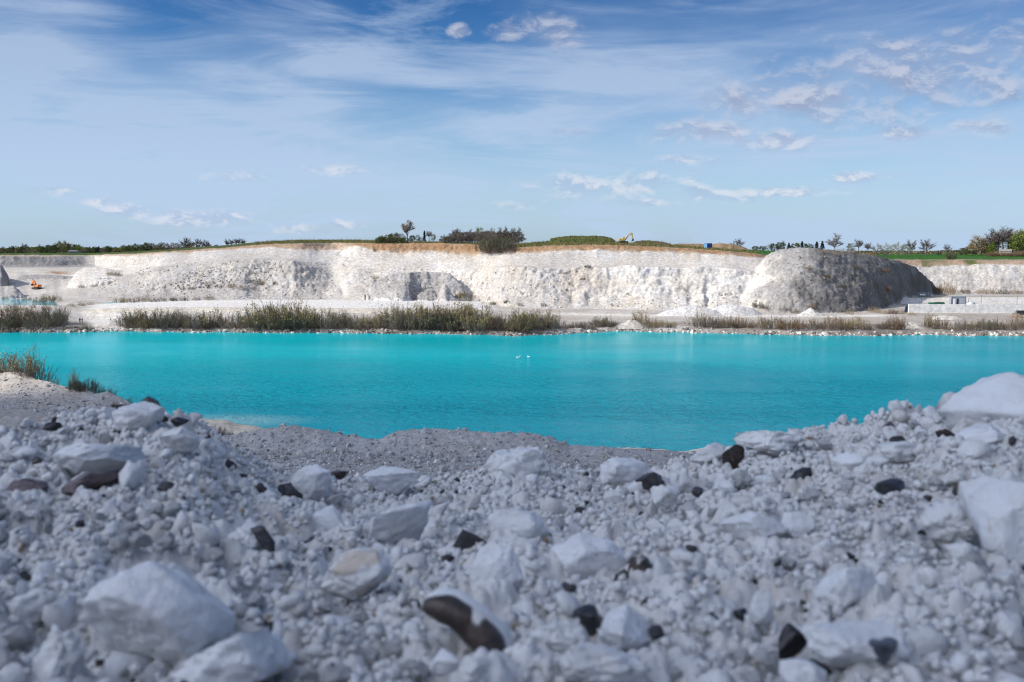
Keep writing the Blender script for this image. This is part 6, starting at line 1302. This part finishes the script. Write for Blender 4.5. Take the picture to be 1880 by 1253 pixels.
ccol = nt.mix(lit, nt.mix(nt.ramp(v, .06, .14), (2.6, 3.3, 4.7, 1), (1.95, 2.35, 3.5, 1)), nt.mix(nt.ramp(v, .06, .14), (5.1, 5.25, 5.7, 1), (3.7, 3.95, 4.75, 1)))
colr = nt.mix(nt.math('MULTIPLY', den, .82), colr, ccol)
# added fill: the sky behind the camera, towards the sun, is brightened
glow = nt.vmath('DOT_PRODUCT', d, tuple(sv))
backv = nt.math('MULTIPLY', nt.math('POWER', nt.ramp(glow, .05, 1.0, 0, 1, False), 1.6), nt.ramp(y, .30, -.05))
colr = nt.mix(nt.math('MULTIPLY', backv, .95), colr, (11.8, 12.9, 15.6, 1))
nt.set(bg, 'Color', colr); bg.inputs['Strength'].default_value = S_SKY
# ------------------------------------------------------------------ an unseen bank added behind the camera: it keeps the back sky off the nearest stones
n = 60; uu, vv = np.meshgrid(np.linspace(-5, 5, 120), np.linspace(0, 1, n))
yb = -.62 - 1.5 * vv ** 1.4 + .12 * fbm(uu / .5, vv * 3, .2, 4, 601); zb = -.9 + 1.75 * vv ** .75 + .12 * fbm(uu / .4, vv * 4, .7, 4, 603)
M_BLOCKER = simple('blocker_brown', (.16, .12, .085), .95, var=.35, scale=6, spec=.1)
link('sky_blocker_bank', grid_mesh('sky_blocker_bank', uu[:, ::-1], yb, zb, M_BLOCKER))['kind'] = 'structure'
# ------------------------------------------------------------------ an added, unseen cloud beside and behind the camera: its shadow lies on the near rubble
g = np.random.default_rng(90)
Vc, Fcc, off = [], [], 0
cen = np.array(sv) * 900.0 + np.array([-26.0, 51.0, -10.0])
for i in range(26):
    p = np.array([g.uniform(-1, 1), g.uniform(-1, 1), g.uniform(-.5, .6)]); p /= max(1, np.linalg.norm(p[:2]))
    v_ = ICO[3][0] * g.uniform(20, 30) * np.array([1.1, 1.15, .8]); nn = fbm(v_[:, 0] / 14 + i, v_[:, 1] / 14, v_[:, 2] / 14, 3, i)
    v_ = v_ * (1 + .18 * nn)[:, None] + cen + p * np.array([46, 44, 14])
    Vc.append(v_); Fcc.append(ICO[3][1] + off); off += len(v_)
M_SHADE_CLOUD = simple('shade_cloud_white', (.85, .86, .88), 1.0, var=.03, scale=.02, spec=0)
link('shade_cloud', npmesh('shade_cloud', np.concatenate(Vc), [np.concatenate(Fcc)], True, M_SHADE_CLOUD))['kind'] = 'structure'
vs = bpy.context.scene.view_settings
vs.view_transform = 'Standard'; vs.look = 'None'; vs.exposure = .12; vs.gamma = 1.0
bpy.context.scene.cycles.max_bounces = 6; bpy.context.scene.cycles.diffuse_bounces = 3; bpy.context.scene.cycles.glossy_bounces = 2
bpy.context.scene.cycles.use_denoising = True; bpy.context.scene.cycles.filter_width = 1.15
